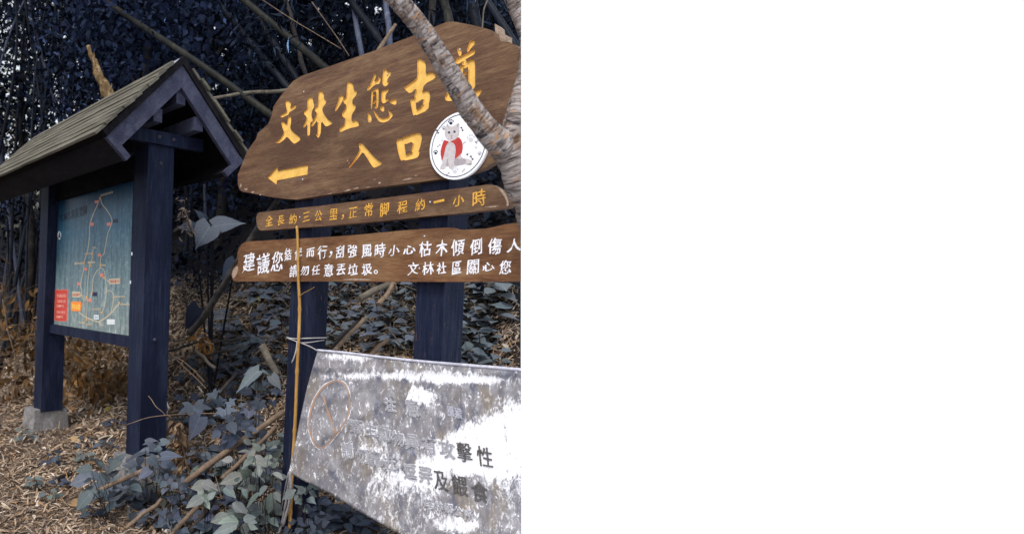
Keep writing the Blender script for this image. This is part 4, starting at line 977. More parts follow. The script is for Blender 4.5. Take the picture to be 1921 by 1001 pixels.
def foliage():
    ms = []
    for n, px, py, dep, cut, lo, hi, wr, col in (
        (18000, (-200,990), (-160,430), (6.5,13), .14, .06,.15, (.16,.34), (.0055,.0085,.018)),
        (8000, (-200,520), (-160,420), (9,15), .12, .08,.16, (.3,.5), (.008,.012,.022)),
        (9000, (60,520), (-160,330), (6,9), .16, .045,.09, (.4,.62), (.010,.015,.032)),
        (7000, (430,990), (-160,200), (4.6,8), .10, .07,.16, (.12,.25), (.007,.010,.018)),
        (5000, (-250,600), (-250,430), (14,22), .0, .15,.3, (.4,.6), (.008,.012,.020)),
        (13000, (-250,520), (-200,440), (16,26), -.1, .16,.34, (.4,.6), (.118,.120,.100))):  # pale far leaves, their colour standing in for light through the gaps
        P = frustum_cloud(n, px, py, dep, 1.1, cut); n = len(P); D = rdir(n, -.7); N = rdir(n, .5)
        L_ = rng.uniform(lo, hi, n)
        ms.append(leaf_mesh('m', P, D, N, L_, L_*rng.uniform(*wr, n), jit(col, n, .5)*np.exp(rng.normal(0, .75, (n, 1)))*np.where(rng.uniform(0, 1, (n, 1)) < .10, 3.5, 1.0), T_QUAD))  # some leaves brightened in colour to stand in for glossy highlights
    # bamboo canopy added overhead, mostly out of view, to shade the grove
    n = 9500
    u = rng.uniform(-3, 16, n); w = rng.uniform(4.4, 11.5, n); P = np.stack([D1.x*u+M1.x*w, D1.y*u+M1.y*w, rng.uniform(5.2, 8.2, n)+.25*np.clip(w-3, 0, 9)], 1)
    L_ = rng.uniform(.25, .5, n); ms.append(leaf_mesh('m', P, rdir(n, -.4), rdir(n, 1.4), L_, L_*.55, jit((.016,.024,.04), n, .5), T_QUAD))
    o = link('bamboo_foliage', join_meshes('bamboo_foliage', ms), MAT['leaf']); tag(o, 'dense dark blue bamboo and tree foliage filling the wood', kind='stuff')
foliage()

# ------------------------------------------------------------------ culms, trunks and branches
def culm(name, pts, r0, r1, mat, label, cat, group=None, node=.32, seg=10, wob=.0, n=None, lump=.12):
    """pts: world points from foot to tip"""
    ln = sum((Vector(pts[i+1])-Vector(pts[i])).length for i in range(len(pts)-1)); n = n or max(24, int(ln/.035))
    sm = smooth_path([tuple(p) for p in pts], n); rad = []
    for i in range(n):
        s = i/(n-1)*ln; ph = (s/node) % 1.0 if node else .5; k = 1+(.10 if node and min(ph, 1-ph) < .035/node*.55 else 0)
        rad.append((r0+(r1-r0)*i/(n-1))*k)
    if wob: sm = sm+np.array([[mnoise.noise(Vector((i*.11, k*5.3, r0*99)))*wob for k in range(3)] for i in range(n)])
    bm = bmesh.new(); bm_tube(bm, sm, rad, seg, lump if not node else .02)
    o = bm_link(name, bm, MAT[mat], None, clip=True); tag(o, label, cat, group); return o
Q = lambda px, py, d: pt(px, py, d)
R_ = lambda wpx, d: wpx*.5*d/F
culm('bamboo_culm', [Q(60,-95,6.2),Q(232,26,5.6),Q(345,100,5.2),Q(420,152,5.0),Q(500,210,4.8),Q(620,300,4.6)], R_(10,5.9), R_(15,4.7), 'culmgreen', 'olive leaning bamboo culm passing behind the peak of the shelter roof', 'bamboo')
culm('bamboo_culm', [Q(380,-30,6.3),Q(425,25,6),Q(470,80,5.8),Q(538,162,5.5),Q(620,255,5.3)], R_(10,6), R_(13,5.5), 'culm', 'slim blue grey bamboo culm leaning down to the upper left edge of the sign', 'bamboo')
culm('bamboo_culm', [Q(420,-35,5.8),Q(457,0,5.6),Q(505,40,5.4),Q(560,85,5.2),Q(607,125,5.0),Q(700,205,4.8)], R_(12,5.5), R_(15,5), 'culmgreen', 'thick leaning bamboo culm that disappears behind the sloping top of the sign', 'bamboo')
culm('bamboo_culm', [Q(470,-20,6.8),Q(487,37,6.6),Q(520,92,6.4),Q(556,148,6.2),Q(600,220,6)], R_(13,6.6), R_(13,6.2), 'culmdark', 'dim dark bamboo culm in shade between two brighter leaning culms', 'bamboo')
culm('dead_branch', [Q(400,186,5.0),Q(450,176,4.9),Q(500,172,4.8),Q(545,167,4.7),Q(600,160,4.6)], R_(6,5), R_(8,4.8), 'loggrey', 'thin brown branch reaching level from the roof edge to the sign', 'branch', node=0, wob=.02)
culm('dead_branch', [Q(530,-20,6.4),Q(548,40,6.3),Q(562,95,6.2),Q(573,140,6.1),Q(580,200,6)], R_(8,6.3), R_(10,6.2), 'logdark', 'dull brown trunk standing in the shade above the sign characters', 'branch', node=0, wob=.03)
culm('bamboo_culm', [Q(690,190,5.2),Q(678,100,5.3),Q(668,45,5.4),Q(658,-30,5.5)], R_(11,5.3), R_(9,5.4), 'culmpale', 'pale blue upright bamboo culm rising behind the middle of the sign', 'bamboo')
culm('bamboo_culm', [Q(733,160,5.0),Q(730,60,5.1),Q(725,20,5.2),Q(720,-40,5.3)], R_(12,5), R_(10,5.2), 'culmpale', 'pale upright bamboo culm beside the birch like limb', 'bamboo')
culm('bamboo_culm', [Q(645,-25,5.4),Q(662,8,5.4),Q(690,45,5.3),Q(718,84,5.2),Q(760,140,5.1)], R_(13,5.3), R_(13,5.2), 'culmdark', 'dark bamboo culm slanting between the two pale upright culms', 'bamboo')
culm('dead_branch', [Q(700,110,4.9),Q(722,76,4.9),Q(742,46,4.9)], R_(9,4.9), R_(6,4.9), 'log', 'short broken brown stub poking up over the sign top', 'branch', node=0)
culm('bamboo_culm', [Q(890,-40,4.6),Q(912,0,4.5),Q(940,42,4.4),Q(966,84,4.3),Q(990,130,4.2)], R_(12,4.5), R_(14,4.3), 'culm', 'blue bamboo culm slanting behind the notched right corner of the sign', 'bamboo')
culm('tree_trunk', [Q(850,120,4.8),Q(842,40,4.9),Q(836,15,5.0),Q(828,-40,5.0)], R_(17,4.9), R_(14,5), 'culmgreen', 'mossy ochre trunk rising right behind the highest point of the sign', 'trunk', node=0, wob=.02)
culm('tree_trunk', [Q(795,110,5.4),Q(806,50,5.5),Q(818,-30,5.6)], R_(16,5.4), R_(13,5.5), 'logdark', 'dark trunk between the pale limb and the peak of the sign', 'trunk', node=0, wob=.02)
culm('tree_trunk', [Q(905,90,5.8),Q(890,30,5.9),Q(880,-40,6)], R_(22,5.8), R_(18,6), 'culmdark', 'broad dark trunk behind the right end of the sign top', 'trunk', node=0, wob=.02)
culm('vine', [Q(905,55,4.0),Q(908,25,4.0),Q(915,0,4.0),Q(918,-30,4.0)], R_(3,4), R_(2.4,4), 'loggrey', 'thin pale vine hanging down to the top edge of the sign', 'vine', node=0, wob=.01)
culm('vine', [Q(480,-8,4.6),Q(545,35,4.6),Q(590,62,4.6),Q(640,92,4.6)], R_(1.8,4.6), R_(1.5,4.6), 'log', 'long thin straw coloured stem slanting across the dark bamboo', 'vine', node=0, seg=5)
culm('vine', [Q(585,4,4.7),Q(612,42,4.7),Q(632,70,4.7),Q(655,105,4.7)], R_(2,4.7), R_(1.5,4.7), 'log', 'short thin dry stem slanting down to the sloping sign edge', 'vine', node=0, seg=5)
culm('leaning_stick', [Q(356,622,3.9),Q(378,600,3.8),Q(397,570,3.65),Q(447,487,3.45),Q(482,430,3.35),Q(517,378,3.3),Q(545,330,3.25)], R_(14,3.8), R_(10,3.3), 'logdark', 'dark stick leaning behind the left ends of the three sign boards', 'stick', node=0, wob=.012)
# broken snag behind the roof
sn = culm('broken_snag', [Q(214,200,5.0),Q(205,175,5.0),Q(196,158,5.0),Q(187,142,5.0),Q(179,124,5.0),Q(172,106,5.0),Q(168,84,5.0)], R_(25,5.0), R_(6,5.0), 'snag', 'splintered ochre snag sticking up behind the shelter roof', 'stump', node=0, wob=.03, seg=16, lump=.5)
def slivers():
    bm = bmesh.new(); rr = random.Random(5)
    for (px, py, ex, ey, w) in ((172,112,167,90,4),(176,116,176,97,3.5),(181,130,170,104,4),(195,160,187,138,5),(206,172,210,156,4),(190,150,184,132,4)):
        bm_tube(bm, smooth_path([tuple(pt(px, py, 4.97)), tuple(pt((px+ex)/2+1, (py+ey)/2, 4.95)), tuple(pt(ex, ey, 4.96))], 8), [R_(w, 5)*(1-.13*k) for k in range(8)], 6, .4)
    bm_link('splinter', bm, MAT['snag'], sn)
slivers()
# splintered post behind the notched corner of the sign
def splinter():
    root = empty('splintered_post', S.m); tag(root, 'pale splintered timber stub behind the stepped right shoulder of the sign', 'stub')
    for poly, z in (([(928,45),(935,49),(941,54),(944,80),(946,110),(932,110)], -.05), ([(941,66),(947,65),(949,78),(950,112),(944,112)], -.056), ([(948,66),(955,69),(955,79),(956,112),(949,112)], -.062)):
        bm = bmesh.new(); bm_prism(bm, [S.hit(*p, z) for p in poly], z-.02, z); bm_link('split_piece', bm, MAT['chip'], root)
splinter()
# left bamboo grove
for i in range(62):
    px = random.uniform(-90, 210) if i < 50 else random.uniform(210, 440); d = random.uniform(8.0, 13)
    g = ground_at(px, 420, d-.3, d); base = pt(px, 500, d); base.z = float(terrain(base.x, base.y))
    lean = Vector((random.gauss(.02, .10), random.gauss(0, .1), 1)); hgt = random.uniform(5.5, 8)
    pts_ = [base, base+lean*hgt*.35, base+lean*hgt*.7+Vector((random.gauss(0,.15),0,0)), base+lean*hgt+Vector((random.gauss(0,.5),random.gauss(0,.4),-.2))]
    if (pts_[-1]-CAM).dot(NCL) > -1: continue
    pale = random.random() < .14
    culm('bamboo_culm', pts_, random.uniform(.016, .034), random.uniform(.008, .014), 'culmpale' if pale else random.choice(['culm', 'culmdark', 'culmdark']),
         'pale blue bamboo culm standing in the dense grove left of the roof' if pale else 'thin dark bamboo culm standing in the dense grove left of the roof', 'bamboo', 'pale culms of the grove' if pale else 'dark culms of the grove', seg=7, n=40)
# trees within the wood
def forest_tree(px, d, crown_py, rad, n, leaf, col, label, trunk_r=.07):
    foot = pt(px, 450, d); foot.z = float(terrain(foot.x, foot.y)); top = pt(px+random.uniform(-14, 14), crown_py, d)
    root = empty('forest_tree', loc=foot); tag(root, label, 'tree')
    v = top-foot
    pts_ = [Vector((0,0,-.1)), v*.35+Vector((.08,.05,0)), v*.7+Vector((-.06,0,0)), v*1.05]
    bm = bmesh.new(); sm = smooth_path([tuple(p) for p in pts_], 40); bm_tube(bm, sm, [trunk_r*(1-.6*i/40) for i in range(40)], 10, .15)
    for _ in range(7):
        t = random.uniform(.45, 1); p = v*t; e = p+Vector((random.gauss(0, rad*.6), random.gauss(0, rad*.6), random.uniform(.1, rad)))
        bm_tube(bm, smooth_path([tuple(p), tuple(p*.5+e*.5+Vector((0,0,.1))), tuple(e)], 10), [trunk_r*.35*(1-.08*i) for i in range(10)], 6)
    bm_link('trunk', bm, MAT['logdark'], root)
    nb = 16; cs = v[:]+np.array([[random.gauss(0, rad*.55), random.gauss(0, rad*.5), random.gauss(0, rad*.6)] for _ in range(nb)]); idx = rng.integers(0, nb, n)
    P = cs[idx]+rng.normal(size=(n, 3))*rad*.26
    W_ = P+np.array(foot); k = (W_-np.array(CAM)) @ np.array(NCL) < -.3; P = P[k]; n = len(P)
    L_ = rng.uniform(.7, 1.3, n)*leaf
    me = leaf_mesh('crown', P, rdir(n, -1.0), rdir(n, .6)+np.array([0,-.5,0]), L_, L_*rng.uniform(.55, .75, n), jit(col, n, .45), T_OVATE, cull=False)
    link('crown', me, MAT['leaf'], root)
forest_tree(285, 5.9, 110, .75, 3200, .070, (.013,.019,.042), 'dark tree hung with blue heart shaped leaves behind the broken snag')
forest_tree(410, 8.5, 60, 1.1, 3000, .08, (.009,.013,.025), 'leafy dark tree behind the leaning olive culm above the roof peak')
forest_tree(55, 9.5, 90, 1.3, 3000, .085, (.009,.013,.025), 'leafy tree rising behind the bamboo grove beside the roof')
forest_tree(585, 8.0, 40, 1.2, 2500, .08, (.007,.010,.02), 'shaded tree behind the leaning culms over the sign')

# ------------------------------------------------------------------ sticks on the ground
zA, zB, zC, zD, zE = zc(0,600,2.496), zc(300,760,4.153), zc(300,560,4.17), zc(310,350,4.004), zc(600,500,5.0)
def stick(name, pxs, wpx, mat, label, dep=None, cat='stick', wob=.01, lift=.03):
    pts_ = []
    for k, p in enumerate(pxs):
        if dep is None: w_ = ground_at(*p, 2.4, 12)+Vector((0, 0, lift))
        else: w_ = pt(p[0], p[1], dep[k] if isinstance(dep, (list, tuple)) else dep)
        pts_.append(w_)
    d = (pts_[0]-CAM).dot(fwd); d2 = (pts_[-1]-CAM).dot(fwd)
    return culm(name, pts_, R_(wpx, d), R_(wpx*.85, d2), mat, label, cat, node=0, wob=wob, seg=10)
stick('fallen_branch', [zB((185,605)),zB((380,455)),zB((600,300)),zB((770,185)),zB((975,50))], 12, 'log', 'long pale branch lying uphill to the foot of the left sign post', [3.22,3.25,3.3,3.36,3.42])
stick('fallen_branch', [zB((480,570)),zB((640,425)),zB((770,300)),zB((905,165))], 8.5, 'log', 'shorter tan branch lying below and parallel to the long pale one', [3.12,3.18,3.24,3.3])
stick('fallen_branch', [zB((80,1010)),zB((230,850)),zB((330,760)),zB((450,620))], 9, 'log', 'brown branch running up out of the leafy plants at the bottom edge', [2.95,3.0,3.05,3.1])
stick('fallen_branch', [zB((220,1000)),zB((330,860)),zB((440,715))], 11, 'logdark', 'dark rotten branch beside the brown one at the bottom edge', [2.98,3.02,3.08])
stick('cut_pole', [(150,938),(183,920),(222,903),(250,889),(284,874)], 9, 'log', 'pale cut pole lying in front of the near concrete footing', [3.25,3.27,3.29,3.31,3.33])
stick('cut_pole', [(138,809),(180,808),(240,809)], 7, 'log', 'short straight pole lying just behind the near shelter post', None)
stick('fallen_branch', [(236,990),(258,972),(284,952),(305,935)], 8, 'log', 'short brown branch at the bottom edge below the near footing', [3.0,3.02,3.05,3.08])
stick('fallen_branch', [zE((370,300)),zE((500,230)),zE((650,150)),(745,512)], 13, 'loggrey', 'thick grey branch on the bank just under the lowest board', [4.35,4.45,4.55,4.65])
stick('fallen_branch', [zE((545,345)),zE((600,280)),zE((690,165)),(748,510)], 9, 'log', 'crooked light brown branch beside the thick grey one under the lowest board', [4.25,4.3,4.4,4.5], wob=.03)
stick('fallen_branch', [zE((120,800)),zE((250,660)),zE((430,490))], 9, 'log', 'straight tan branch rising from behind the banner corner', [3.75,3.85,4.0])
stick('fallen_branch', [zE((80,790)),zE((220,640)),zE((350,520))], 7, 'logdark', 'dark split branch beside the straight tan one behind the banner corner', [3.8,3.9,4.05])
stick('fallen_branch', [zE((450,850)),zE((560,740)),zE((640,690))], 9, 'log', 'pinkish broken branch just above the top hem of the banner', [3.7,3.75,3.8])
stick('thin_branch', [zC((50,415)),zC((250,360)),zC((450,320)),zC((670,305))], 4, 'logdark', 'thin dark branch arching level across the bank beside the near post', [4.6,4.6,4.65,4.7], wob=.02)
stick('thin_branch', [zC((280,460)),zC((420,435)),zC((540,395)),zC((650,375))], 5, 'logdark', 'lower thin dark branch under the arching one on the bank', [4.5,4.5,4.55,4.6], wob=.02)
stick('fallen_branch', [zC((275,400)),zC((350,470)),zC((440,545))], 7, 'loggrey', 'grey broken piece of branch in the shade beside the near post', [4.4,4.35,4.3])
stick('fallen_branch', [zC((460,740)),zC((530,660)),zC((605,585))], 8, 'logdark', 'short blackened branch propped among the leaves between the structures', [3.9,3.95,4.0])
stick('fallen_branch', [zC((800,370)),zC((850,470)),zC((920,600))], 15, 'loggrey', 'thick grey log end just left of the left sign post', [4.0,3.95,3.85])
stick('fallen_branch', [zC((540,860)),zC((620,905)),zC((690,945))], 6, 'loggrey', 'short pale stick among straw between the two structures', [3.62,3.58,3.55])
stick('fallen_branch', [(105,905),(118,900),(135,893)], 9, 'logdark', 'short dark rotten stick in the straw left of the near footing', None, lift=.02)
stick('thin_twig', [zA((590,490)),zA((700,455)),zA((850,440)),zA((1020,435))], 1.6, 'log', 'thin dry twig crossing in front of the near shelter post', [3.5,3.45,3.4,3.4], wob=.006)
stick('thin_twig', [zA((695,355)),zA((730,400)),zA((775,445))], 1.4, 'log', 'short dry twig against the face of the near shelter post', [3.55,3.5,3.45], wob=.006)
stick('thin_twig', [zA((780,155)),zA((870,200)),zA((960,290))], 1.6, 'log', 'straw stem arching out from behind the near shelter post', [4.0,3.9,3.8], wob=.006)
stick('thin_twig', [zC((60,425)),zC((180,520)),zC((360,700))], 1.8, 'log', 'long straw stem sloping down across the bank', [4.1,3.95,3.8], wob=.006)
stick('thin_twig', [zE((620,555)),zE((740,700)),zE((860,850))], 2.4, 'log', 'greenish straight twig slanting to the banner hem beside the right post', [3.6,3.5,3.4], wob=.004)
stick('fallen_branch', [(85,575),(105,600),(125,640)], 6, 'log', 'pale bent branch on the bank beside the far shelter post', [6.2,6.1,6.0], wob=.03)
def brush():
    bm = bmesh.new(); rr = random.Random(11)
    for n, (a, b), (c, d) in ((420, (-60, 105), (430, 690)), (110, (320, 440), (560, 720)), (120, (100, 245), (630, 740)), (70, (600, 970), (530, 690)), (80, (440, 560), (540, 760))):
        for _ in range(n):
            p = ground_at(rr.uniform(a, b), rr.uniform(c, d), 3, 12)+Vector((0, 0, rr.uniform(0, .18))); az = rr.uniform(0, 6.28); L_ = rr.uniform(.15, .7)
            e = Vector((math.cos(az), math.sin(az), rr.uniform(-.3, .7)))*L_
            if max((p-CAM).dot(NCL), (p+e-CAM).dot(NCL)) > -.1: continue
            mid = p+e*.5+Vector((rr.gauss(0,.05), rr.gauss(0,.05), rr.gauss(.02,.05)))
            r0 = rr.uniform(.0015, .005); bm_tube(bm, smooth_path([tuple(p), tuple(mid), tuple(p+e)], 7), [r0*(1-.1*i) for i in range(7)], 5, uv=False)
    o = bm_link('brushwood', bm, MAT['loggrey']); tag(o, 'tangle of thin dead twigs and brushwood over the bank', kind='stuff')
brush()

# ------------------------------------------------------------------ plants
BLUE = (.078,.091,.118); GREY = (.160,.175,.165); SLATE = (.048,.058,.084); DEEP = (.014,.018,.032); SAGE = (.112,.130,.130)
VIEW_UP = (-fwd*.8+Vector((0, 0, .75))).normalized()
def leafy(name, leaves, label, cat, zf, depth, col, T, base_px=None, group=None, tilt=.35, stem_mat='logdark', var=.30, fill=1.15):
    """leaves: (base x, base y, tip x, tip y, width ratio) in photo points, hung at their own depths"""
    mean = np.mean([zf((l[0], l[1])) for l in leaves], 0)
    bp = base_px or (mean[0], mean[1]+40)
    foot = pt(bp[0], bp[1], depth+.03); foot.z = min(foot.z, float(terrain(foot.x, foot.y))) if foot.z < .3 else float(terrain(foot.x, foot.y))
    root = empty(name, loc=foot); tag(root, label, cat, group)
    P = []; D = []; N = []; Ls = []; Ws = []
    bm = bmesh.new()
    for i, l in enumerate(leaves):
        d0 = depth+random.uniform(-.10, .10); b = pt(*zf((l[0], l[1])), d0); t = pt(*zf((l[2], l[3])), d0+random.uniform(-.06, .03))
        P.append(b-foot); D.append(t-b); Ls.append((t-b).length); Ws.append((t-b).length*l[4])
        N.append(VIEW_UP+Vector((random.gauss(0, tilt), random.gauss(0, tilt), random.gauss(0, tilt))))
        mid = (b-foot)*.6+Vector((random.gauss(0,.02), random.gauss(0,.02), -.01))
        bm_tube(bm, smooth_path([(0, 0, 0), tuple(mid*.9), tuple(b-foot)], 8), [.0020-.00014*k for k in range(8)], 5, uv=False)
    n0 = len(P)
    for k in range(int(fill*n0)):
        i = random.randrange(n0); L_ = Ls[i]*random.uniform(.7, 1.15)
        b = P[i]+rt*random.gauss(0, Ls[i]*.55)+up*random.gauss(-.1*Ls[i], Ls[i]*.4)-fwd*random.uniform(-.16, -.03)
        if (foot+b)[2] < .03: b[2] = .03-foot[2]
        if (foot+b-CAM).dot(NCL) > -L_: continue
        a = random.uniform(0, 6.28); P.append(b); D.append(rt*math.cos(a)+up*(math.sin(a)*.6-.4)); Ls.append(L_); Ws.append(L_*random.uniform(.55, .8)); N.append(VIEW_UP+Vector((random.gauss(0,.4), random.gauss(0,.4), random.gauss(0,.4))))
    n = len(P)
    me = leaf_mesh('foliage', P, D, N, Ls, Ws, jit(col, n, var, .06), T, cull=False)
    for p_ in me.polygons: p_.use_smooth = True
    link('foliage', me, MAT['leafv'], root); bm_link('stem', bm, MAT[stem_mat], root)
    return root
leafy('leafy_plant', [(680,622,558,662,.72),(755,640,858,625,.62),(752,590,690,612,.7),(700,642,752,692,.7),(680,572,738,556,.6),(720,600,680,560,.6),(640,700,600,760,.7),(700,700,640,745,.75),(725,690,695,735,.8),(745,740,800,770,.7),(760,660,830,690,.6)], 'plant with broad round slate leaves covering the near concrete footing', 'plant', zA, 3.32, BLUE, T_HEART)
leafy('leafy_plant', [(430,735,315,762,.62),(430,702,345,690,.6),(505,702,560,655,.7),(470,690,440,655,.8),(520,725,560,695,.75),(470,742,452,785,.7),(432,800,352,885,.66),(442,812,402,868,.5),(610,772,664,792,.75),(562,795,532,840,.75),(545,850,480,897,.6),(592,842,610,885,.75),(610,880,590,940,.6),(480,790,500,830,.7)], 'plant with serrated blue leaves spreading over the pale cut pole', 'plant', zA, 3.18, (.080,.096,.108), T_SERR)
leafy('lobed_plant', [(255,775,285,952,1.25),(495,825,525,945,1.15),(395,715,440,785,1.3),(790,765,760,885,.85),(702,845,690,940,1.1),(880,780,895,852,1.0),(520,790,590,830,.9),(610,860,650,950,1.0)], 'plant with large lobed slate leaves in front of the dead leaf cluster', 'plant', zC, 3.45, (.082,.098,.128), T_LOBE, fill=.8)
leafy('leafy_plant', [(312,88,232,285,.72),(320,60,260,20,.8),(210,330,30,430,.0),(100,345,180,370,.0)][:2], 'single drooping heart shaped leaf hanging below the lobed leaves', 'plant', zB, 3.3, (.075,.088,.120), T_HEART, fill=0)
leafy('leafy_plant', [(775,562,568,728,.42),(770,570,650,700,.40),(872,602,952,712,.62),(745,560,660,585,.6),(800,560,870,600,.3)], 'plant with long pointed blue leaves beside the left sign post', 'plant', zC, 3.55, (.100,.118,.138), T_HEART, base_px=(492,770), fill=.3)
leafy('leafy_plant', [(602,222,452,358,.5),(470,200,400,255,.8),(540,132,585,212,.8),(560,182,640,170,.6),(620,242,540,265,.6),(782,190,838,315,.6),(690,170,760,200,.6),(700,150,640,130,.6),(590,100,500,120,.6),(660,210,740,240,.6),(520,240,480,300,.7)], 'plant with dull blue leaves over the upper end of the long pale branch', 'plant', zB, 3.3, SLATE, T_SERR)
leafy('leafy_plant', [(642,542,474,602,.55),(722,412,638,478,.6),(740,392,832,445,.62),(782,352,720,288,.65),(772,470,772,548,.9),(702,562,748,645,.62),(882,522,962,562,.6),(852,342,902,310,.75),(882,402,948,350,.6),(922,442,900,482,.7),(832,572,798,508,.6),(692,502,640,482,.7),(902,602,850,590,.6),(700,540,640,520,.8),(740,430,680,400,.7),(860,470,930,440,.7),(780,560,830,600,.6),(900,520,880,570,.7)], 'tall plant with dusty sage green leaves left of the post foot', 'plant', zB, 3.05, GREY, T_SERR, base_px=(490,960))
leafy('leafy_plant', [(342,712,205,780,.58),(342,702,288,660,.8),(352,692,375,640,.5),(372,730,432,668,.65),(352,742,385,798,.6),(332,737,278,772,.6)], 'low plant with pale grey green leaves over the dark rotten branch', 'plant', zB, 2.98, GREY, T_SERR, base_px=(385,985))
leafy('leafy_plant', [(612,902,462,898,.62),(622,882,636,808,.8),(650,892,748,862,.72),(602,932,395,1003,.40),(642,922,690,1015,.75),(592,882,522,822,.6),(680,930,760,960,.6),(580,940,520,990,.6)], 'big leaved grey green plant at the bottom edge', 'plant', zB, 2.82, (.165,.188,.180), T_SERR, base_px=(452,1025))
leafy('leafy_plant', [(782,682,648,795,.5),(872,682,848,855,.52),(892,672,938,745,.6),(832,622,768,692,.6),(760,780,690,800,.6),(900,760,940,850,.6),(780,850,860,960,.5),(860,880,920,930,.6),(720,860,780,900,.7),(640,650,690,720,.6),(500,640,588,705,.6),(570,650,510,610,.6)], 'plant with drooping pale veined leaves beside the frayed cord', 'plant', zB, 2.92, SAGE, T_SERR, base_px=(505,1000))
leafy('leafy_plant', [(1092,722,1018,705,.7),(1108,702,1125,652,.85),(1132,732,1192,728,.7),(1110,760,1080,800,.7),(1140,770,1170,810,.8),(1100,730,1060,760,.7),(1150,720,1215,760,.6),(1080,700,1040,740,.7),(1120,800,1150,830,.7)], 'small round leaved plant climbing the foot of the left sign post', 'plant', zB, 2.84, SAGE, T_OVATE, base_px=(566,985))
leafy('leafy_plant', [(1160,830,1220,870,.7),(1110,870,1070,930,.7),(1200,900,1270,880,.6),(1180,920,1210,990,.7),(1260,930,1320,900,.7),(1100,950,1060,1000,.7),(1240,850,1290,830,.7),(1300,960,1340,1000,.7),(1010,960,950,1000,.8),(1140,980,1090,1010,.7),(1230,970,1270,1010,.7)], 'dark blue plant under the lower corner of the banner', 'plant', zB, 2.8, SLATE, T_OVATE, base_px=(585,1010))
leafy('leafy_plant', [(60,800,10,850,.8),(90,830,140,800,.7),(70,860,110,900,.8),(30,880,-30,930,.7),(110,850,160,870,.7),(60,920,20,980,.7),(100,920,150,960,.7),(170,960,230,990,.6),(300,850,240,885,.6)], 'dark blue leafed plant at the bottom edge below the near footing', 'plant', zB, 2.95, SLATE, T_OVATE, base_px=(325,1000))
leafy('leafy_plant', [(140,600,75,660,.75),(60,570,100,620,.8),(50,590,0,640,.8),(150,630,220,680,.7),(180,600,230,640,.7),(60,640,10,690,.8),(190,690,160,740,.7),(30,540,80,560,.8)], 'blue plant among the branches in front of the dead leaf cluster', 'plant', zB, 3.12, BLUE, T_OVATE, base_px=(335,960))
def taro():
    foot = pt(400, 560, 5.2); foot.z = float(terrain(foot.x, foot.y)); root = empty('elephant_ear_plant', loc=foot); tag(root, 'elephant ear plant with huge pale blue leaves in the shade between the structures', 'plant')
    for b, t, w, dep, c in (((340,292),(215,462),.98,5.2,(.080,.095,.125)), ((360,300),(600,252),.64,5.25,(.072,.087,.118)), ((528,560),(415,690),.72,4.6,(.055,.068,.098)), ((300,250),(225,165),.6,5.4,(.035,.045,.070)), ((215,300),(80,300),.7,5.3,(.03,.038,.06))):
        B = pt(*zD(b), dep)-foot; Tp = pt(*zD(t), dep-.05)-foot
        me = leaf_mesh('leaf', [B], [Tp-B], [VIEW_UP+Vector((0,-.5,0))], [(Tp-B).length], [(Tp-B).length*w], [c], T_HEART, cull=False)
        for p_ in me.polygons: p_.use_smooth = True
        link('leaf', me, MAT['leafv'], root)
        bm = bmesh.new(); bm_tube(bm, smooth_path([(0,0,-.05), tuple(B*.5+Vector((0,.06,0))), tuple(B)], 16), [.011-.0003*k for k in range(16)], 7); bm_link('stalk', bm, MAT['culmdark'], root)
taro()
B2 = pt(*zC((330,60)), 4.7)
leafy('elephant_ear_plant', [(310,70,185,252,.75)], 'single dark ribbed elephant ear leaf hanging in shade beside the near shelter post', 'plant', zC, 4.6, DEEP, T_HEART, base_px=(380,680), fill=0)
def sprig(px, py, n, lpx, col, hpx, label, group, T=T_OVATE, dark=1.0):
    p = ground_at(px, py+6, 2.4, 12); d = (p-CAM).dot(fwd); s = d/F
    if (p-CAM).dot(NCL) > -lpx*s*1.15: return
    root = empty('leafy_sprig', loc=p); tag(root, label, 'plant', group)
    h = hpx*s; P = []; D = []; N = []; Ls = []
    az0 = random.uniform(0, 6); ax = Vector((random.gauss(0,.18), random.gauss(0,.18)-.1, 1))
    bm = bmesh.new(); bm_tube(bm, smooth_path([(0,0,-.01), tuple(ax*h*.5+Vector((.01,0,0))), tuple(ax*h)], 8), [.0026-.0002*k for k in range(8)], 5, uv=False)
    for i in range(n):
        t = .25+.75*i/max(1, n-1); az = az0+i*2.4; out_ = Vector((math.cos(az), math.sin(az), random.uniform(-.35, .25)))
        L_ = lpx*s*random.uniform(.65, 1.15)*(1.1-.35*t); st = out_*L_*.3
        P.append(ax*h*t+st); D.append(out_); N.append(Vector((0,0,1))+VIEW_UP*.8+Vector((random.gauss(0,.3),random.gauss(0,.3),0))); Ls.append(L_)
        bm_tube(bm, [ax*h*t, ax*h*t+st], .0011, 4, uv=False)
    me = leaf_mesh('foliage', P, D, N, Ls, [x*random.uniform(.55,.75) for x in Ls], jit(tuple(c*dark for c in col), n, .25, .06), T, cull=False)
    for p_ in me.polygons: p_.use_smooth = True
    link('foliage', me, MAT['leafv'], root); bm_link('stem', bm, MAT['logdark'], root)
for px, py in ((475,640),(500,610),(535,600),(520,570),(455,660),(448,645),(440,690),(425,715),(410,700),(470,700),(505,585),(540,575),(480,560),(462,615),(350,720),(395,640),(530,640),(420,760),(345,800),(395,720),(420,680),(380,690),(490,720),(520,700),(450,740),(480,760),(510,740),(400,790),(430,800),(470,800),(360,760),(500,660),(540,690),(410,640),(435,600),(470,560),(500,545),(520,610)):
    sprig(px, py, random.randint(8, 12), random.uniform(28, 42), (.062,.074,.100), random.uniform(18, 45), 'small slate blue sprig on the shaded bank between shelter and sign', 'sprigs between shelter and sign')
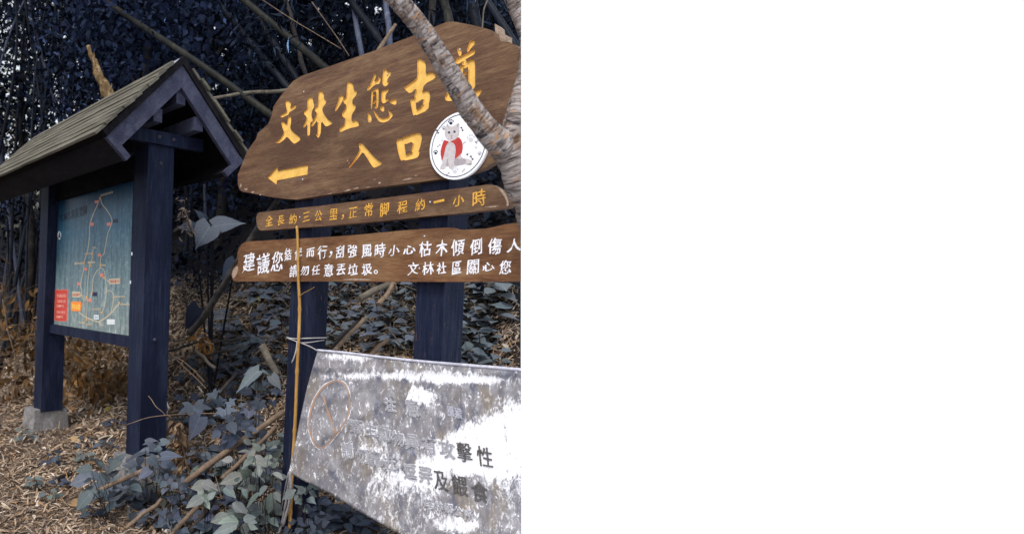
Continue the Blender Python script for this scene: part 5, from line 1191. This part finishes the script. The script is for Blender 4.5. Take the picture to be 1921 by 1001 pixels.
for px, py in ((630,590),(655,600),(672,615),(700,625),(690,645),(725,600),(640,640),(735,660),(750,590),(765,565),(715,655),(622,570),(745,640),(660,560),(770,610),(610,640),(630,640),(650,650),(680,590),(710,580),(735,610),(755,640),(765,660),(615,600)):
    sprig(px, py, random.randint(7, 10), random.uniform(28, 42), (.095,.112,.136), random.uniform(20, 45), 'small blue leafy sprig in the straw between the two sign posts', 'sprigs between the sign posts')
for px, py in ((885,570),(905,560),(930,550),(955,560),(890,600),(915,610),(940,600),(962,605),(885,640),(910,650),(935,640),(960,650),(900,680),(930,690),(958,690),(880,690),(920,575),(948,625),(895,625),(970,575),(968,680),(875,660),(945,580)):
    sprig(px, py, random.randint(8, 12), random.uniform(32, 46), (.098,.116,.138), random.uniform(25, 60), 'dusty blue bushy sprig right of the right sign post', 'sprigs right of the sign posts')
for px, py in ((893,395),(905,425),(925,400),(940,420),(890,360),(960,425),(905,350)):
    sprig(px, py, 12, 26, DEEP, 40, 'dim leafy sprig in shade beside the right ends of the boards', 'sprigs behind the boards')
for px, py in ((580,440),(640,440),(700,430),(745,400),(660,385),(740,440),(610,445)):
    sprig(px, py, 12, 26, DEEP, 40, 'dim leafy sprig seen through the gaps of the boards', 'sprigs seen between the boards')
for px, py, c, lab in ((98,868,SLATE,'small dark blue sprig in the straw between the two shelter posts'),(70,910,SAGE,'small green rosette on the bare path'),(112,912,SLATE,'dark blue rosette beside the green one on the path'),(88,935,SAGE,'tiny green seedling below the two rosettes on the path'),(160,838,SLATE,'dark sprig growing beside the short straight pole'),(160,865,SAGE,'grey green sprig in front of the short straight pole'),(200,842,BLUE,'blue sprig touching the near shelter post'),(220,800,SLATE,'dark blue sprig behind the near shelter post'),(48,820,SAGE,'tiny green sprig growing at the far footing'),(172,965,SLATE,'small sprig in dry leaves at the bottom of the path'),(97,765,GREY,'pale two leaved seedling in front of the far shelter post'),(130,722,GREY,'pale seedling under the map board'),(182,712,SAGE,'thin seedling with hanging leaves under the map board')):
    sprig(px, py, 6 if 'seedling' in lab else 9, 24, c, 22, lab, None)
for px, py in ((350,905),(300,930),(420,960),(380,930),(470,985),(265,940),(300,880),(445,890),(520,905),(490,880),(360,1000),(415,1005),(525,960),(250,905),(280,985),(325,865),(395,905),(455,930),(340,955),(500,990),(375,870),(430,850),(480,825),(510,845),(400,1000),(445,1000),(235,945),(200,930)):
    sprig(px, py, 12, 42, random.choice((SLATE, BLUE, BLUE, SAGE)), 38, 'small blue grey sprig among the fallen branches by the sign foot', 'sprigs among the fallen branches')
# hanging dead leaf cluster
def dead_leaves(name, pxs, dep, n, L0, cols, label, spread, droop=1.2):
    ps = [pt(px, py, dep) for px, py in pxs]; foot = ps[-1].copy(); foot.z = float(terrain(foot.x, foot.y)); root = empty(name, loc=foot); tag(root, label, 'dry leaves')
    sm = smooth_path([tuple(p-foot) for p in ps], 20); P = sm[rng.integers(0, 20, n)]+rng.normal(size=(n, 3))*spread
    D = rdir(n, -droop); N = rdir(n, .3)+np.array([0,-.8,0]); L_ = rng.uniform(.6, 1.3, n)*L0; c = np.array(cols)[rng.integers(0, len(cols), n)]*(1+.3*rng.uniform(-1, 1, (n, 1)))
    me = leaf_mesh('foliage', P, D, N, L_, L_*rng.uniform(.25, .42, n), c, T_LANCE); link('foliage', me, MAT['straw'], root)
    bm = bmesh.new(); bm_tube(bm, sm, .006, 6)
    for i in range(0, n, 4): bm_tube(bm, [sm[min(19, int(np.argmin(((sm-P[i])**2).sum(1))))], P[i]], .0016, 4, uv=False)
    bm_link('stem', bm, MAT['log'], root)
dead_leaves('dry_leaf_cluster', [(342,795),(338,820),(345,850),(352,880)], 3.42, 130, .075, [(.26,.165,.095),(.20,.12,.07),(.33,.22,.13),(.13,.08,.05)], 'hanging cluster of curled brown dead leaves below the lobed plant', .035)
dead_leaves('dry_shrub', [(5,560),(15,620),(30,680),(25,740),(10,770)], 6.2, 520, .12, [(.24,.115,.035),(.17,.085,.03),(.30,.17,.07),(.10,.055,.03),(.20,.13,.08)], 'dead shrub with hanging orange brown leaves at the edge of the bank', .22)
dead_leaves('dry_shrub', [(130,640),(150,680),(180,720),(230,745)], 5.9, 320, .11, [(.20,.10,.035),(.13,.07,.03),(.26,.16,.08)], 'withered brown branch hanging under the map board', .16)
dead_leaves('dry_shrub', [(60,600),(90,640),(75,690),(95,730)], 6.6, 260, .11, [(.15,.08,.03),(.09,.05,.025),(.22,.13,.06)], 'dark withered leaves behind the far shelter post', .2)
dead_leaves('dry_leaf_cluster', [(372,620),(385,640),(400,645)], 4.5, 40, .085, [(.27,.13,.04),(.16,.08,.03),(.34,.20,.10)], 'curled orange dead leaves on the thin arching branch', .035)
dead_leaves('dry_leaf_cluster', [(345,390),(352,410),(358,430)], 5.0, 60, .055, [(.30,.24,.21),(.22,.17,.14)], 'tan withered leaves beside the elephant ear plant', .045)
def fallen(px, py, lpx, col, label, az):
    p = ground_at(px, py, 2.4, 12)+Vector((0,0,.03)); d = (p-CAM).dot(fwd)*lpx/F
    me = leaf_mesh('fallen_leaf', [(0,0,0)], [(math.cos(az), math.sin(az), .2)], [tuple(VIEW_UP)], [d], [d*.5], [col], T_OVATE, cull=False); o = link('fallen_leaf', me, MAT['leaf']); o.location = p; tag(o, label, 'leaf')
for px, py in ((600,950),(625,965),(650,975),(680,985),(610,985),(640,995),(705,998),(590,1000)):
    sprig(px, py, 11, 38, random.choice((SLATE, BLUE)), 30, 'small blue leafy sprig in the straw under the lower hem of the banner', 'sprigs under the banner')
fallen(470,579,22,(.30,.27,.13),'pale yellow fallen leaf on the bank under the lowest board',.4)
fallen(490,568,24,(.22,.21,.10),'olive yellow fallen leaf beside the paler one on the bank',2.6)
fallen(195,775,20,(.36,.26,.07),'small yellow leaf in the straw behind the near shelter post',.3)
fallen(150,835,30,(.36,.24,.13),'large curled tan leaf under the short straight pole',2.9)
fallen(130,960,34,(.33,.21,.11),'long curled tan leaf lying at the bottom of the path',.7)
